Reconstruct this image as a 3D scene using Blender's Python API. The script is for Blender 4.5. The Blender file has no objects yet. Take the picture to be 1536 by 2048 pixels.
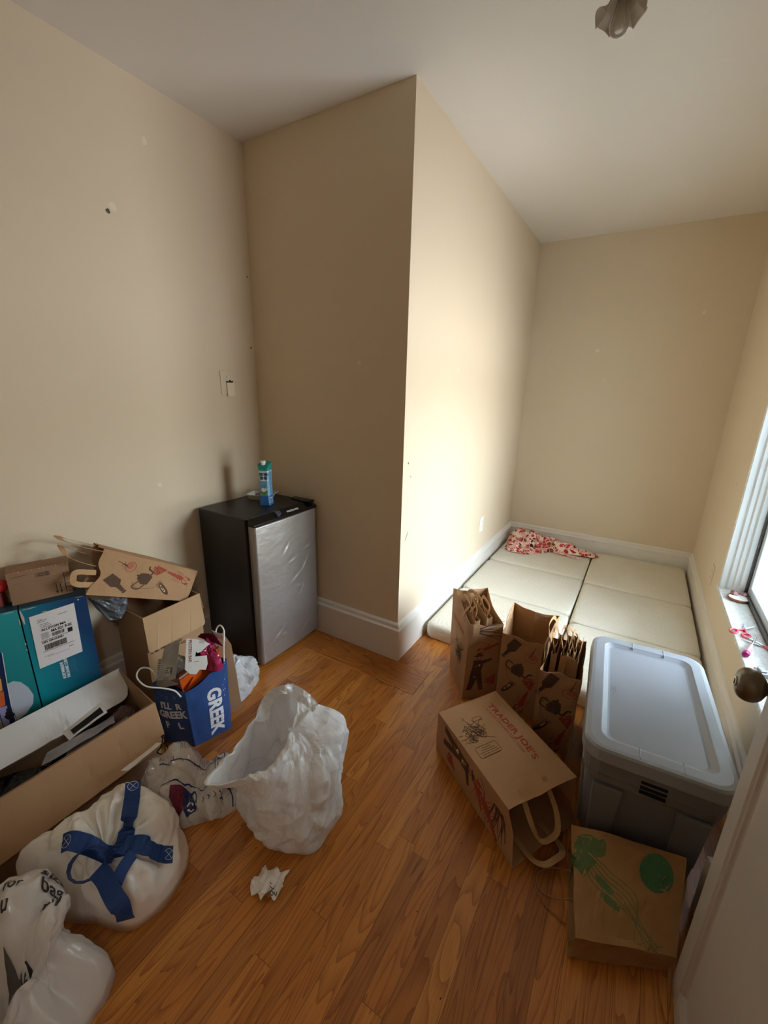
import bpy, bmesh, math, random
from mathutils import Vector, Matrix, noise
from mathutils.bvhtree import BVHTree
from mathutils.geometry import tessellate_polygon
PI = math.pi
noise.seed_set(7)
C = bpy.context.scene.collection
V = Vector
# ------------------------------------------------------------------ room dimensions (metres)
H, L, W, WB, BB = 2.5, 2.135, 1.412, 0.936, 0.216     # ceiling, nook depth, right wall, left wall, baseboard height
YF = -1.80                                            # front wall, behind the viewer
WY0, WY1, WZ0, WZ1 = -0.12, 1.01, 0.40, 1.72          # window opening

# ------------------------------------------------------------------ materials
def newmat(name):
    m = bpy.data.materials.new(name); m.use_nodes = True
    nt = m.node_tree; nt.nodes.clear()
    out = nt.nodes.new('ShaderNodeOutputMaterial'); b = nt.nodes.new('ShaderNodeBsdfPrincipled')
    nt.links.new(b.outputs[0], out.inputs[0])
    return m, nt, b, out
def s2l(c):
    return tuple(((x/12.92) if x <= 0.04045 else ((x+0.055)/1.055)**2.4) for x in c)
def rgb(r, g, b): return (*s2l((r/255, g/255, b/255)), 1)
def N(nt, t, **kw):
    n = nt.nodes.new(t)
    for k, v in kw.items():
        if k.startswith('i_'): n.inputs[int(k[2:]) if k[2:].isdigit() else k[2:]].default_value = v
        else: setattr(n, k, v)
    return n
def math_(nt, op, a, b=None, clamp=False):
    n = nt.nodes.new('ShaderNodeMath'); n.operation = op; n.use_clamp = clamp
    for i, v in enumerate((a, b)):
        if v is None: continue
        if hasattr(v, 'is_linked') or hasattr(v, 'links'): nt.links.new(v, n.inputs[i])
        else: n.inputs[i].default_value = v
    return n.outputs[0]
def mixc(nt, fac, a, b, mode='MIX'):
    n = nt.nodes.new('ShaderNodeMix'); n.data_type = 'RGBA'; n.blend_type = mode
    for i, v in ((0, fac), (6, a), (7, b)):
        if hasattr(v, 'links'): nt.links.new(v, n.inputs[i])
        else: n.inputs[i].default_value = v
    return n.outputs[2]
def mat(name, col, rough=0.5, metal=0.0, spec=0.5, var=0.0, vscale=8.0, bump=0.0, bscale=60.0, coat=0.0, sss=0.0,
        stretch=(1, 1, 1), col2=None, trans=0.0, coords='Object'):
    """plain principled surface with a little procedural unevenness"""
    m, nt, b, out = newmat(name)
    b.inputs['Roughness'].default_value = rough; b.inputs['Metallic'].default_value = metal
    b.inputs['Specular IOR Level'].default_value = spec; b.inputs['Coat Weight'].default_value = coat
    tc = N(nt, 'ShaderNodeTexCoord'); mp = N(nt, 'ShaderNodeMapping'); mp.inputs['Scale'].default_value = stretch
    nt.links.new(tc.outputs[coords], mp.inputs[0])
    base = col
    n1 = N(nt, 'ShaderNodeTexNoise'); n1.inputs['Scale'].default_value = vscale; n1.inputs['Detail'].default_value = 5
    nt.links.new(mp.outputs[0], n1.inputs['Vector'])
    if col2 is None: col2 = tuple(c*(1-var) for c in col[:3]) + (1,)
    fac = math_(nt, 'MULTIPLY_ADD', n1.outputs['Fac'], 2.2); fac.node.inputs[2].default_value = -0.6; fac.node.use_clamp = True
    c = mixc(nt, fac, base, col2)
    nt.links.new(c, b.inputs['Base Color'])
    if bump:
        n2 = N(nt, 'ShaderNodeTexNoise'); n2.inputs['Scale'].default_value = bscale; n2.inputs['Detail'].default_value = 4
        nt.links.new(mp.outputs[0], n2.inputs['Vector'])
        bp = N(nt, 'ShaderNodeBump'); bp.inputs['Strength'].default_value = bump; bp.inputs['Distance'].default_value = 0.004
        nt.links.new(n2.outputs['Fac'], bp.inputs['Height']); nt.links.new(bp.outputs[0], b.inputs['Normal'])
    if trans:                                              # thin translucent sheet (plastic film, paper)
        tr = N(nt, 'ShaderNodeBsdfTranslucent'); nt.links.new(c, tr.inputs[0])
        mx = N(nt, 'ShaderNodeMixShader'); mx.inputs[0].default_value = trans
        nt.links.new(b.outputs[0], mx.inputs[1]); nt.links.new(tr.outputs[0], mx.inputs[2]); nt.links.new(mx.outputs[0], out.inputs[0])
    return m
def film(name, col, opacity, rough=0.15):
    """clear or hazy plastic film / glass: see-through with a sheen"""
    m, nt, b, out = newmat(name)
    b.inputs['Base Color'].default_value = col; b.inputs['Roughness'].default_value = rough
    t = N(nt, 'ShaderNodeBsdfTransparent'); mx = N(nt, 'ShaderNodeMixShader')
    fr = N(nt, 'ShaderNodeFresnel'); fr.inputs[0].default_value = 1.45
    f = math_(nt, 'ADD', fr.outputs[0], opacity, clamp=True)
    nt.links.new(f, mx.inputs[0]); nt.links.new(t.outputs[0], mx.inputs[1]); nt.links.new(b.outputs[0], mx.inputs[2])
    nt.links.new(mx.outputs[0], out.inputs[0])
    return m

# ------------------------------------------------------------------ mesh helpers
def link(name, me, mats, parent=None, smooth=False, sub=0, solid=0.0, bevel=0.0, bseg=2):
    o = bpy.data.objects.new(name, me); C.objects.link(o)
    for m in (mats if isinstance(mats, (list, tuple)) else [mats]): me.materials.append(m)
    if smooth:
        for p in me.polygons: p.use_smooth = True
    if parent is not None: o.parent = parent
    if solid:
        md = o.modifiers.new('solid', 'SOLIDIFY'); md.thickness = solid; md.offset = -1
    if bevel:
        md = o.modifiers.new('bevel', 'BEVEL'); md.width = bevel; md.segments = bseg; md.limit_method = 'ANGLE'; md.angle_limit = 0.6
        md.harden_normals = False
    if sub:
        md = o.modifiers.new('sub', 'SUBSURF'); md.levels = sub; md.render_levels = sub
    return o
def obj(name, bm, mats, parent=None, **kw):
    bmesh.ops.recalc_face_normals(bm, faces=bm.faces) if kw.pop('recalc', True) else None
    me = bpy.data.meshes.new(name); bm.to_mesh(me); bm.free()
    return link(name, me, mats, parent, **kw)
def tag(o, label, cat, group=None):
    o['label'] = label; o['category'] = cat
    if group: o['group'] = group
    return o
def thing(name, label, cat, loc=(0, 0, 0), rz=0, group=None, rot=None):
    o = bpy.data.objects.new(name, None); C.objects.link(o); o.empty_display_size = 0.05
    o.location = loc; o.rotation_euler = rot if rot else (0, 0, rz)
    return tag(o, label, cat, group)
def struct(name, bm, m, parent=None, **kw):
    o = obj(name, bm, m, parent, **kw)
    if parent is None: o['kind'] = 'structure'
    return o
def NB(): return bmesh.new()
def box(bm, lo, hi, mi=0, M=None):
    vs = [bm.verts.new((x, y, z)) for x in (lo[0], hi[0]) for y in (lo[1], hi[1]) for z in (lo[2], hi[2])]
    fs = [(0, 1, 3, 2), (4, 6, 7, 5), (0, 4, 5, 1), (2, 3, 7, 6), (0, 2, 6, 4), (1, 5, 7, 3)]
    for f in fs:
        fc = bm.faces.new([vs[i] for i in f]); fc.material_index = mi
    if M is not None: bmesh.ops.transform(bm, matrix=M, verts=vs)
    return vs
def prism(bm, pts, z0, z1, mi=0):
    a = [bm.verts.new((p[0], p[1], z0)) for p in pts]; b = [bm.verts.new((p[0], p[1], z1)) for p in pts]
    n = len(pts)
    bm.faces.new(a[::-1]).material_index = mi; bm.faces.new(b).material_index = mi
    for i in range(n): bm.faces.new((a[i], a[(i+1) % n], b[(i+1) % n], b[i])).material_index = mi
    return a+b
def lathe(bm, prof, seg=24, mi=0, M=None, cap=True):
    """prof: list of (r, z)"""
    rings = []
    for r, z in prof:
        rings.append([bm.verts.new((r*math.cos(2*PI*k/seg), r*math.sin(2*PI*k/seg), z)) for k in range(seg)])
    for a, b in zip(rings, rings[1:]):
        for k in range(seg): bm.faces.new((a[k], a[(k+1) % seg], b[(k+1) % seg], b[k])).material_index = mi
    if cap:
        bm.faces.new(rings[0][::-1]).material_index = mi; bm.faces.new(rings[-1]).material_index = mi
    vs = [v for r in rings for v in r]
    if M is not None: bmesh.ops.transform(bm, matrix=M, verts=vs)
    return vs
def catmull(pts, n=6, closed=False):
    P = [V(p) for p in pts]; out = []; m = len(P)
    rng = range(m) if closed else range(m-1)
    for i in rng:
        p1, p2 = P[i], P[(i+1) % m]
        p0 = P[(i-1) % m] if closed or i > 0 else p1*2-p2
        p3 = P[(i+2) % m] if closed or i < m-2 else p2*2-p1
        for k in range(n):
            t = k/n
            out.append(0.5*((2*p1)+(p2-p0)*t+(2*p0-5*p1+4*p2-p3)*t*t+(3*p1-p0-3*p2+p3)*t**3))
    if not closed: out.append(P[-1])
    return out
def tube(bm, pts, r, seg=8, mi=0, closed=False, flat=1.0):
    pts = [V(p) for p in pts]; n = len(pts); rings = []
    up = None
    for i, p in enumerate(pts):
        a = pts[(i-1) % n] if closed or i > 0 else p
        b = pts[(i+1) % n] if closed or i < n-1 else p
        t = (b-a).normalized()
        if up is None:
            up = V((0, 0, 1)) if abs(t.z) < 0.9 else V((1, 0, 0))
        up = (up - t*up.dot(t)).normalized(); s = t.cross(up)
        rr = r(i/(n-1)) if callable(r) else r
        rings.append([bm.verts.new(p + s*rr*math.cos(2*PI*k/seg) + up*rr*flat*math.sin(2*PI*k/seg)) for k in range(seg)])
    m = n if closed else n-1
    for i in range(m):
        a, b = rings[i], rings[(i+1) % n]
        for k in range(seg): bm.faces.new((a[k], a[(k+1) % seg], b[(k+1) % seg], b[k])).material_index = mi
    if not closed:
        bm.faces.new(rings[0][::-1]).material_index = mi; bm.faces.new(rings[-1]).material_index = mi
def strip(bm, pts, width, nrm, mi=0, thick=0.0012):
    """flat band along a path; nrm: facing direction (vector or list per point)"""
    pts = [V(p) for p in pts]; n = len(pts); L1 = []; L2 = []; L3 = []; L4 = []
    for i, p in enumerate(pts):
        t = (pts[min(i+1, n-1)]-pts[max(i-1, 0)]).normalized()
        nn = V(nrm[i]) if isinstance(nrm, list) else V(nrm)
        s = t.cross(nn).normalized(); q = s.cross(t).normalized()
        L1.append(bm.verts.new(p+s*width/2+q*thick/2)); L2.append(bm.verts.new(p-s*width/2+q*thick/2))
        L3.append(bm.verts.new(p+s*width/2-q*thick/2)); L4.append(bm.verts.new(p-s*width/2-q*thick/2))
    for i in range(n-1):
        for A, B in ((L1, L2), (L2, L4), (L4, L3), (L3, L1)):
            bm.faces.new((A[i], A[i+1], B[i+1], B[i])).material_index = mi
    bm.faces.new((L1[0], L2[0], L4[0], L3[0])).material_index = mi
    bm.faces.new((L1[-1], L3[-1], L4[-1], L2[-1])).material_index = mi
def grid(bm, nu, nv, fn, mi=0, wrap=False):
    """fn(u, v) -> point, u and v in 0..1"""
    vs = [[bm.verts.new(fn(i/(nu if wrap else nu), j/nv)) for j in range(nv+1)] for i in range(nu if wrap else nu+1)]
    m = nu
    for i in range(m):
        for j in range(nv):
            a, b = vs[i], vs[(i+1) % len(vs)]
            bm.faces.new((a[j], b[j], b[j+1], a[j+1])).material_index = mi
    return vs
# crumple: sharp random ridges, the way film and paper crease
_dirs = {}
def crease(p, seed=0, n=7, scale=1.0):
    """piecewise-linear ridged noise, about -1..1"""
    if seed not in _dirs:
        rr = random.Random(seed); L_ = []
        for i in range(14):
            d = V((rr.gauss(0, 1), rr.gauss(0, 1), rr.gauss(0, 1))).normalized()
            L_.append((d*rr.uniform(4, 16), rr.random(), rr.uniform(.5, 1)))
        _dirs[seed] = L_
    q = V(p)*scale; q = q + V(noise.noise_vector(q*5+V((seed*3.7, 0, 0))))*0.05
    s = 0; w = 0
    for d, ph, a in _dirs[seed][:n]:
        x = q.dot(d)+ph; f = abs((x - math.floor(x))-0.5)*4-1
        a = a*9/d.length
        s += a*f; w += a
    return s/w*1.8
def folds(p, seed=0, scale=1.0):
    q = V(p)*scale+V((seed*5.1, seed*1.3, 0))
    return noise.noise(q*6)*0.6+noise.noise(q*14)*0.3+noise.noise(q*30)*0.12
_r77 = random.Random(77); _tab = [_r77.random() for _ in range(4096)]
def _h(i, j, k, seed): return _tab[(i*73856093 ^ j*19349663 ^ k*83492791 ^ seed*2654435) & 4095]
def plin(q, seed):
    """random heights joined by flat triangles: every edge between them is a crease"""
    i, j, k = math.floor(q[0]), math.floor(q[1]), math.floor(q[2]); f = [(q[0]-i, 0), (q[1]-j, 1), (q[2]-k, 2)]; f.sort(reverse=True)
    c = [i, j, k]; s = (1-f[0][0])*_h(c[0], c[1], c[2], seed)
    for n in range(3):
        c[f[n][1]] += 1; w = f[n][0]-(f[n+1][0] if n < 2 else 0); s += w*_h(c[0], c[1], c[2], seed)
    return s
_rot = [Matrix.Rotation(.9, 3, V((.3, .8, .5)).normalized()), Matrix.Rotation(2.1, 3, V((.7, -.2, .6)).normalized()), Matrix.Rotation(4.0, 3, V((-.4, .5, .7)).normalized())]
def facet(p, seed=0, scale=1.0, sq=(1, 1, 1), octs=3):
    """crumpled-sheet relief: flat facets meeting in sharp creases, about 0..1 around 0.5"""
    q = V((p[0]*sq[0], p[1]*sq[1], p[2]*sq[2]))*scale; s = 0; w = 0; f = 20.0; a = 1.0
    for o in range(octs):
        r = _rot[o % 3] @ (q*f)+noise.noise_vector(q*f*.45+V((seed, 0, 0)))*.45
        s += a*plin(r, seed+o*17); w += a; f *= 2.1; a *= .5
    return .5+(s/w-.5)*1.9
# ------------------------------------------------------------------ writing and printed marks: flat 2-D shapes laid on a surface by a mapping
def text_polys(s, size, bold=0.0, spacing=1.0):
    cu = bpy.data.curves.new('txt', 'FONT'); cu.body = s; cu.size = size; cu.offset = bold*size; cu.space_character = spacing
    cu.resolution_u = 3; cu.fill_mode = 'FRONT'
    o = bpy.data.objects.new('txt', cu); C.objects.link(o)
    dg = bpy.context.evaluated_depsgraph_get(); me = o.evaluated_get(dg).to_mesh()
    vs = [(v.co.x, v.co.y) for v in me.vertices]; fs = [tuple(p.vertices) for p in me.polygons]
    o.evaluated_get(dg).to_mesh_clear(); bpy.data.objects.remove(o); bpy.data.curves.remove(cu)
    return vs, fs
def poly2(pts):
    tri = tessellate_polygon([[V((x, y, 0)) for x, y in pts]])
    return list(pts), [tuple(t) for t in tri]
def line2(pts, w, closed=False):
    """polyline of width w as quads; w may vary: a function of 0..1"""
    vs = []; fs = []; P = [V((x, y)) for x, y in pts]; n = len(P)
    if closed: P = P+[P[0]]; n += 1
    for i, p in enumerate(P):
        a = P[max(i-1, 0)]; b = P[min(i+1, n-1)]
        if closed and i in (0, n-1): a, b = P[n-2], P[1]
        t = (b-a); t = t.normalized() if t.length > 1e-9 else V((1, 0)); s = V((-t.y, t.x)); ww = w(i/(n-1)) if callable(w) else w
        vs += [tuple(p+s*ww/2), tuple(p-s*ww/2)]
    for i in range(n-1): fs.append((2*i, 2*i+1, 2*i+3, 2*i+2))
    return vs, fs
def curve2(pts, w, n=6, closed=False):
    return line2([(q.x, q.y) for q in catmull([(x, y, 0) for x, y in pts], n, closed)], w, closed)
def ell2(cx, cy, rx, ry, a=0, n=18):
    return [(cx+rx*math.cos(2*PI*k/n)*math.cos(a)-ry*math.sin(2*PI*k/n)*math.sin(a), cy+rx*math.cos(2*PI*k/n)*math.sin(a)+ry*math.sin(2*PI*k/n)*math.cos(a)) for k in range(n)]
def rect2(x0, y0, x1, y1): return [(x0, y0), (x1, y0), (x1, y1), (x0, y1)], [(0, 1, 2, 3)]
def move2(vf, dx=0, dy=0, a=0, s=1, sy=None):
    sy = s if sy is None else sy; ca, sa = math.cos(a), math.sin(a)
    return [((x*s*ca-y*sy*sa)+dx, (x*s*sa+y*sy*ca)+dy) for x, y in vf[0]], vf[1]
def put(bm, vf, fn, mi, maxlen=0.02):
    """lay a 2-D shape on a surface: fn(x, y) -> 3-D point (already lifted a hair off the surface)"""
    t = bmesh.new(); vs = [t.verts.new((x, y, 0)) for x, y in vf[0]]
    for f in vf[1]:
        try: t.faces.new([vs[i] for i in f])
        except ValueError: pass
    if maxlen:
        for _ in range(4):
            es = [e for e in t.edges if e.calc_length() > maxlen]
            if not es: break
            bmesh.ops.subdivide_edges(t, edges=es, cuts=1)
        bmesh.ops.triangulate(t, faces=[f for f in t.faces if len(f.verts) > 4])
    co = {v: fn(v.co.x, v.co.y) for v in t.verts}
    mp = {v: bm.verts.new(c) for v, c in co.items() if c is not None}
    for f in t.faces:
        if any(v not in mp for v in f.verts): continue
        try: bm.faces.new([mp[v] for v in f.verts]).material_index = mi
        except ValueError: pass
    t.free()
def plane_map(o, ux, uy, lift=0.0006):
    """2-D (x, y) -> o + x*ux + y*uy, lifted along ux x uy"""
    o = V(o); ux = V(ux).normalized(); uy = V(uy).normalized(); n = ux.cross(uy).normalized()
    return lambda x, y: o+ux*x+uy*y+n*lift
def drape_map(bvh, o, ux, uy, lift=0.001, d=(0, 0, -1), up=0.6):
    o = V(o); ux = V(ux).normalized(); uy = V(uy).normalized(); d = V(d).normalized()
    def f(x, y):
        p = o+ux*x+uy*y; h = bvh.ray_cast(p-d*up, d)
        if h[0] is None: return p
        n = h[1] if h[1].dot(d) < 0 else -h[1]
        return h[0]+n*lift-d*lift*.5
    return f
# ------------------------------------------------------------------ setting
M = {}
def wall_paint(name, col, bumpy=0.25):
    m, nt, b, out = newmat(name)
    b.inputs['Roughness'].default_value = 0.62; b.inputs['Specular IOR Level'].default_value = 0.3
    g = N(nt, 'ShaderNodeNewGeometry')
    n1 = N(nt, 'ShaderNodeTexNoise'); n1.inputs['Scale'].default_value = 2.3; n1.inputs['Detail'].default_value = 6
    nt.links.new(g.outputs['Position'], n1.inputs['Vector'])
    c = mixc(nt, n1.outputs['Fac'], col, tuple(x*0.94 for x in col[:3])+(1,))
    n3 = N(nt, 'ShaderNodeTexNoise'); n3.inputs['Scale'].default_value = 9; n3.inputs['Detail'].default_value = 3
    nt.links.new(g.outputs['Position'], n3.inputs['Vector'])
    f3 = math_(nt, 'MULTIPLY', math_(nt, 'SUBTRACT', n3.outputs['Fac'], 0.66, clamp=True), 1.6, clamp=True)
    c = mixc(nt, f3, c, tuple(min(1, x*1.12) for x in col[:3])+(1,))       # touched-up patches
    nt.links.new(c, b.inputs['Base Color'])
    n2 = N(nt, 'ShaderNodeTexNoise'); n2.inputs['Scale'].default_value = 110; n2.inputs['Detail'].default_value = 3
    n4 = N(nt, 'ShaderNodeTexNoise'); n4.inputs['Scale'].default_value = 5; n4.inputs['Detail'].default_value = 4
    nt.links.new(g.outputs['Position'], n2.inputs['Vector']); nt.links.new(g.outputs['Position'], n4.inputs['Vector'])
    hgt = math_(nt, 'ADD', math_(nt, 'MULTIPLY', n2.outputs['Fac'], 0.06), math_(nt, 'MULTIPLY', n4.outputs['Fac'], 0.5))
    bp = N(nt, 'ShaderNodeBump'); bp.inputs['Strength'].default_value = bumpy; bp.inputs['Distance'].default_value = 0.012
    nt.links.new(hgt, bp.inputs['Height']); nt.links.new(bp.outputs[0], b.inputs['Normal'])
    return m
M['wall'] = wall_paint('beige_wall_paint', rgb(219, 203, 178))
M['ceil'] = wall_paint('ceiling_paint', rgb(228, 222, 214), 0.3)
M['trim'] = mat('white_trim_paint', rgb(225, 221, 213), 0.35, var=0.07, vscale=6, bump=0.08, bscale=25)
M['trimwin'] = mat('window_trim_paint', rgb(216, 216, 216), 0.35, var=0.06, vscale=6)
M['door'] = mat('door_paint', rgb(196, 190, 184), 0.42, var=0.05, vscale=5, bump=0.1, bscale=30)
M['spackle'] = mat('spackle', rgb(226, 214, 190), 0.7)
M['mark'] = mat('dark_scuff', rgb(96, 82, 66), 0.8)

def floor_mat(name, turned):
    m, nt, b, out = newmat(name)
    g = N(nt, 'ShaderNodeNewGeometry'); sp = N(nt, 'ShaderNodeSeparateXYZ'); nt.links.new(g.outputs['Position'], sp.inputs[0])
    X, Y = (sp.outputs[0], sp.outputs[1]) if not turned else (sp.outputs[1], sp.outputs[0])
    PWD = 0.0565 if not turned else 0.062
    xs = math_(nt, 'DIVIDE', math_(nt, 'SUBTRACT', X, 0.696-PWD*40 if not turned else 0.0), PWD)
    ix = math_(nt, 'FLOOR', xs); fx = math_(nt, 'SUBTRACT', xs, ix)
    w1 = N(nt, 'ShaderNodeTexWhiteNoise'); w1.noise_dimensions = '1D'; nt.links.new(math_(nt, 'ADD', ix, 3.3), w1.inputs['W'])
    ys = math_(nt, 'DIVIDE', math_(nt, 'ADD', Y, math_(nt, 'MULTIPLY', w1.outputs[0], 7.0)), 0.78 if not turned else 1.6)
    iy = math_(nt, 'FLOOR', ys); fy = math_(nt, 'SUBTRACT', ys, iy)
    cb = N(nt, 'ShaderNodeCombineXYZ'); nt.links.new(ix, cb.inputs[0]); nt.links.new(iy, cb.inputs[1])
    w2 = N(nt, 'ShaderNodeTexWhiteNoise'); w2.noise_dimensions = '2D'; nt.links.new(cb.outputs[0], w2.inputs[0])
    sc = N(nt, 'ShaderNodeSeparateColor'); nt.links.new(w2.outputs['Color'], sc.inputs[0])
    # tone of each board
    r = N(nt, 'ShaderNodeValToRGB'); nt.links.new(sc.outputs[0], r.inputs[0])
    e = r.color_ramp; e.interpolation = 'LINEAR'
    tones = [(0, rgb(148, 89, 35)), (0.3, rgb(180, 113, 45)), (0.55, rgb(194, 124, 53)), (0.8, rgb(205, 139, 65)), (1, rgb(166, 102, 47))]
    e.elements[0].position, e.elements[0].color = tones[0]; e.elements[1].position, e.elements[1].color = tones[-1]
    for p_, c_ in tones[1:-1]: el = e.elements.new(p_); el.color = c_
    # grain: long stretched noise plus cathedral rings, different in each board
    gv = N(nt, 'ShaderNodeCombineXYZ')
    nt.links.new(math_(nt, 'ADD', math_(nt, 'MULTIPLY', X, 1.0), math_(nt, 'MULTIPLY', sc.outputs[1], 37.0)), gv.inputs[0])
    nt.links.new(math_(nt, 'MULTIPLY', Y, 0.085), gv.inputs[1]); nt.links.new(math_(nt, 'MULTIPLY', sc.outputs[2], 11.0), gv.inputs[2])
    big = N(nt, 'ShaderNodeTexNoise'); big.inputs['Scale'].default_value = 15; big.inputs['Detail'].default_value = 1.5; big.inputs['Distortion'].default_value = 0.35
    nt.links.new(gv.outputs[0], big.inputs['Vector'])
    rings = math_(nt, 'MULTIPLY', big.outputs['Fac'], 15.0)
    rf = math_(nt, 'FRACT', rings)
    rl = math_(nt, 'POWER', rf, 2.6)
    fine = N(nt, 'ShaderNodeTexNoise'); fine.inputs['Scale'].default_value = 260; fine.inputs['Detail'].default_value = 3; fine.inputs['Roughness'].default_value = 0.65
    gv2 = N(nt, 'ShaderNodeCombineXYZ'); nt.links.new(math_(nt, 'ADD', X, math_(nt, 'MULTIPLY', sc.outputs[1], 5.0)), gv2.inputs[0]); nt.links.new(math_(nt, 'MULTIPLY', Y, 0.05), gv2.inputs[1])
    nt.links.new(gv2.outputs[0], fine.inputs['Vector'])
    ff = math_(nt, 'MULTIPLY', math_(nt, 'SUBTRACT', fine.outputs['Fac'], 0.42, clamp=True), 3.0, clamp=True)
    gr = math_(nt, 'ADD', math_(nt, 'MULTIPLY', rl, 0.58), math_(nt, 'MULTIPLY', ff, 0.34), clamp=True)
    c = mixc(nt, gr, r.outputs[0], mixc(nt, 1.0, r.outputs[0], rgb(166, 120, 80), 'MULTIPLY'))
    # wear, small dark specks
    ns = N(nt, 'ShaderNodeTexVoronoi'); ns.inputs['Scale'].default_value = 9.0; ns.inputs['Randomness'].default_value = 1
    nt.links.new(g.outputs['Position'], ns.inputs['Vector'])
    spk = math_(nt, 'LESS_THAN', ns.outputs['Distance'], 0.022)
    c = mixc(nt, math_(nt, 'MULTIPLY', spk, 0.75), c, rgb(58, 28, 16))
    # joints
    ex = math_(nt, 'MINIMUM', fx, math_(nt, 'SUBTRACT', 1.0, fx)); ey = math_(nt, 'MULTIPLY', math_(nt, 'MINIMUM', fy, math_(nt, 'SUBTRACT', 1.0, fy)), 0.78/PWD)
    ed = math_(nt, 'MINIMUM', ex, ey); j = math_(nt, 'LESS_THAN', ed, 0.013)
    c = mixc(nt, math_(nt, 'MULTIPLY', j, 0.62), c, rgb(52, 28, 14))
    nt.links.new(c, b.inputs['Base Color'])
    wr = N(nt, 'ShaderNodeTexNoise'); wr.inputs['Scale'].default_value = 4; wr.inputs['Detail'].default_value = 4
    nt.links.new(g.outputs['Position'], wr.inputs['Vector'])
    nt.links.new(math_(nt, 'ADD', math_(nt, 'MULTIPLY', wr.outputs['Fac'], 0.22), 0.24), b.inputs['Roughness'])
    b.inputs['Specular IOR Level'].default_value = 0.45
    bh = math_(nt, 'SUBTRACT', math_(nt, 'MULTIPLY', gr, -0.12), math_(nt, 'MULTIPLY', j, 0.8))
    bp = N(nt, 'ShaderNodeBump'); bp.inputs['Strength'].default_value = 0.35; bp.inputs['Distance'].default_value = 0.002
    nt.links.new(bh, bp.inputs['Height']); nt.links.new(bp.outputs[0], b.inputs['Normal'])
    return m
M['floor'] = floor_mat('oak_strip_floor', False); M['floor2'] = floor_mat('oak_border_boards', True)

bm = NB()
px0, px1, py0, py1 = -0.50, 0.202, -0.198, -0.012
def flat(x0, y0, x1, y1, mi): 
    bm.faces.new([bm.verts.new(p) for p in ((x0, y0, 0), (x1, y0, 0), (x1, y1, 0), (x0, y1, 0))]).material_index = mi
flat(-WB-.1, YF-1.4, 2.3, YF-.1, 0); flat(-WB-.1, YF-.1, W+.14, py0, 0); flat(-WB-.1, py1, W+.14, L+.1, 0); flat(-WB-.1, py0, px0, py1, 0); flat(px1, py0, W+.14, py1, 0); flat(px0, py0, px1, py1, 1)
for lo, hi in (((px1-.001, py0-.001, .0002), (px1+.0012, py1, .0006)), ((px1-.21, py0-.0012, .0002), (px1, py0+.001, .0006))): box(bm, lo, hi, 2)
rr = random.Random(4)
for i in range(26):                                           # a few crumbs trodden on the boards
    x, y = rr.uniform(-.45, .9), rr.uniform(-1.3, -.2); a = rr.random()*6; s = rr.uniform(.0012, .0032)
    put(bm, poly2([(x+s*math.cos(a+k*1.25)*rr.uniform(.6, 1.3), y+s*math.sin(a+k*1.25)*rr.uniform(.6, 1.3)) for k in range(5)]), lambda u, v: V((u, v, .0009)), 2, 0)
struct('floor', bm, [M['floor'], M['floor2'], mat('crumbs', rgb(60, 30, 18), 0.8)], recalc=False)

bm = NB(); box(bm, (-WB-.1, YF-.1, H), (W+.14, L+.1, H+.1)); box(bm, (-WB-.1, YF-1.4, H), (2.3, YF-.1, H+.1))
def ceilmap(x, y): return V((x, y, H-.0008))
for pts in ([(.345, -.26), (.37, -.22), (.352, -.235)], [(.30, -.235), (.325, -.22), (.31, -.222)], [(.47, -.21), (.50, -.20), (.485, -.195)]):
    put(bm, line2(pts, .006), lambda x, y: V((x+.12, y+.1, H-.0008)), 1)
struct('ceiling', bm, [M['ceil'], mat('ceiling_flake', rgb(176, 168, 156), .8)])

def spots(bm, fn, pts, mi=1):
    rr = random.Random(9)
    for x, y, s in pts:
        put(bm, poly2([(x+s*math.cos(k)*rr.uniform(.6, 1.2), y+s*math.sin(k)*rr.uniform(.6, 1.4)) for k in (0, .8, 1.7, 2.5, 3.3, 4.2, 5.1, 5.7)]), fn, mi, 0)
bm = NB(); box(bm, (-WB-.1, YF-.1, 0), (-WB, 0.1, H))
fA = lambda y, z: V((-WB+.0007, y, z))
spots(bm, fA, [(-.68, 2.01, .009)], 2); spots(bm, fA, [(-.66, 2.03, .016), (-.5, 2.3, .014), (-.62, .94, .014)], 1)
spots(bm, fA, [(-.025, 1.58, .006), (-.02, 1.92, .005)], 2)
struct('wall_left', bm, [M['wall'], M['spackle'], M['mark']])
bm = NB(); prism(bm, [(-WB, 0), (0, 0), (-.1, .1), (-WB, .1)], 0, H)
spots(bm, lambda x, z: V((x, -.0007, z)), [(-.25, 1.5, .012)], 1)
struct('wall_back', bm, [M['wall'], M['spackle'], M['mark']])
bm = NB(); prism(bm, [(0, 0), (0, L), (-.1, L), (-.1, .1)], 0, H)
fC = lambda y, z: V((.0007, y, z))
put(bm, line2([(.045, .66), (.075, .70)], .004), fC, 2); spots(bm, fC, [(.6, 1.5, .01), (.35, 1.3, .012)], 1); spots(bm, fC, [(.05, 1.05, .006), (.08, .98, .005)], 2)
struct('wall_middle', bm, [M['wall'], M['spackle'], M['mark']])
bm = NB(); box(bm, (-.1, L, 0), (W+.14, L+.1, H))
spots(bm, lambda x, z: V((x, L-.0007, z)), [(.52, 1.7, .016), (1.15, 1.93, .013), (.6, 1.48, .009)], 1)
struct('wall_far', bm, [M['wall'], M['spackle'], M['mark']])
bm = NB(); T = W+.14
box(bm, (W, YF-.1, 0), (T, WY0, H)); box(bm, (W, WY1, 0), (T, L, H)); box(bm, (W, WY0, 0), (T, WY1, WZ0-.012)); box(bm, (W, WY0, WZ1), (T, WY1, H))
fE = lambda y, z: V((W-.0007, y, z))
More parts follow.
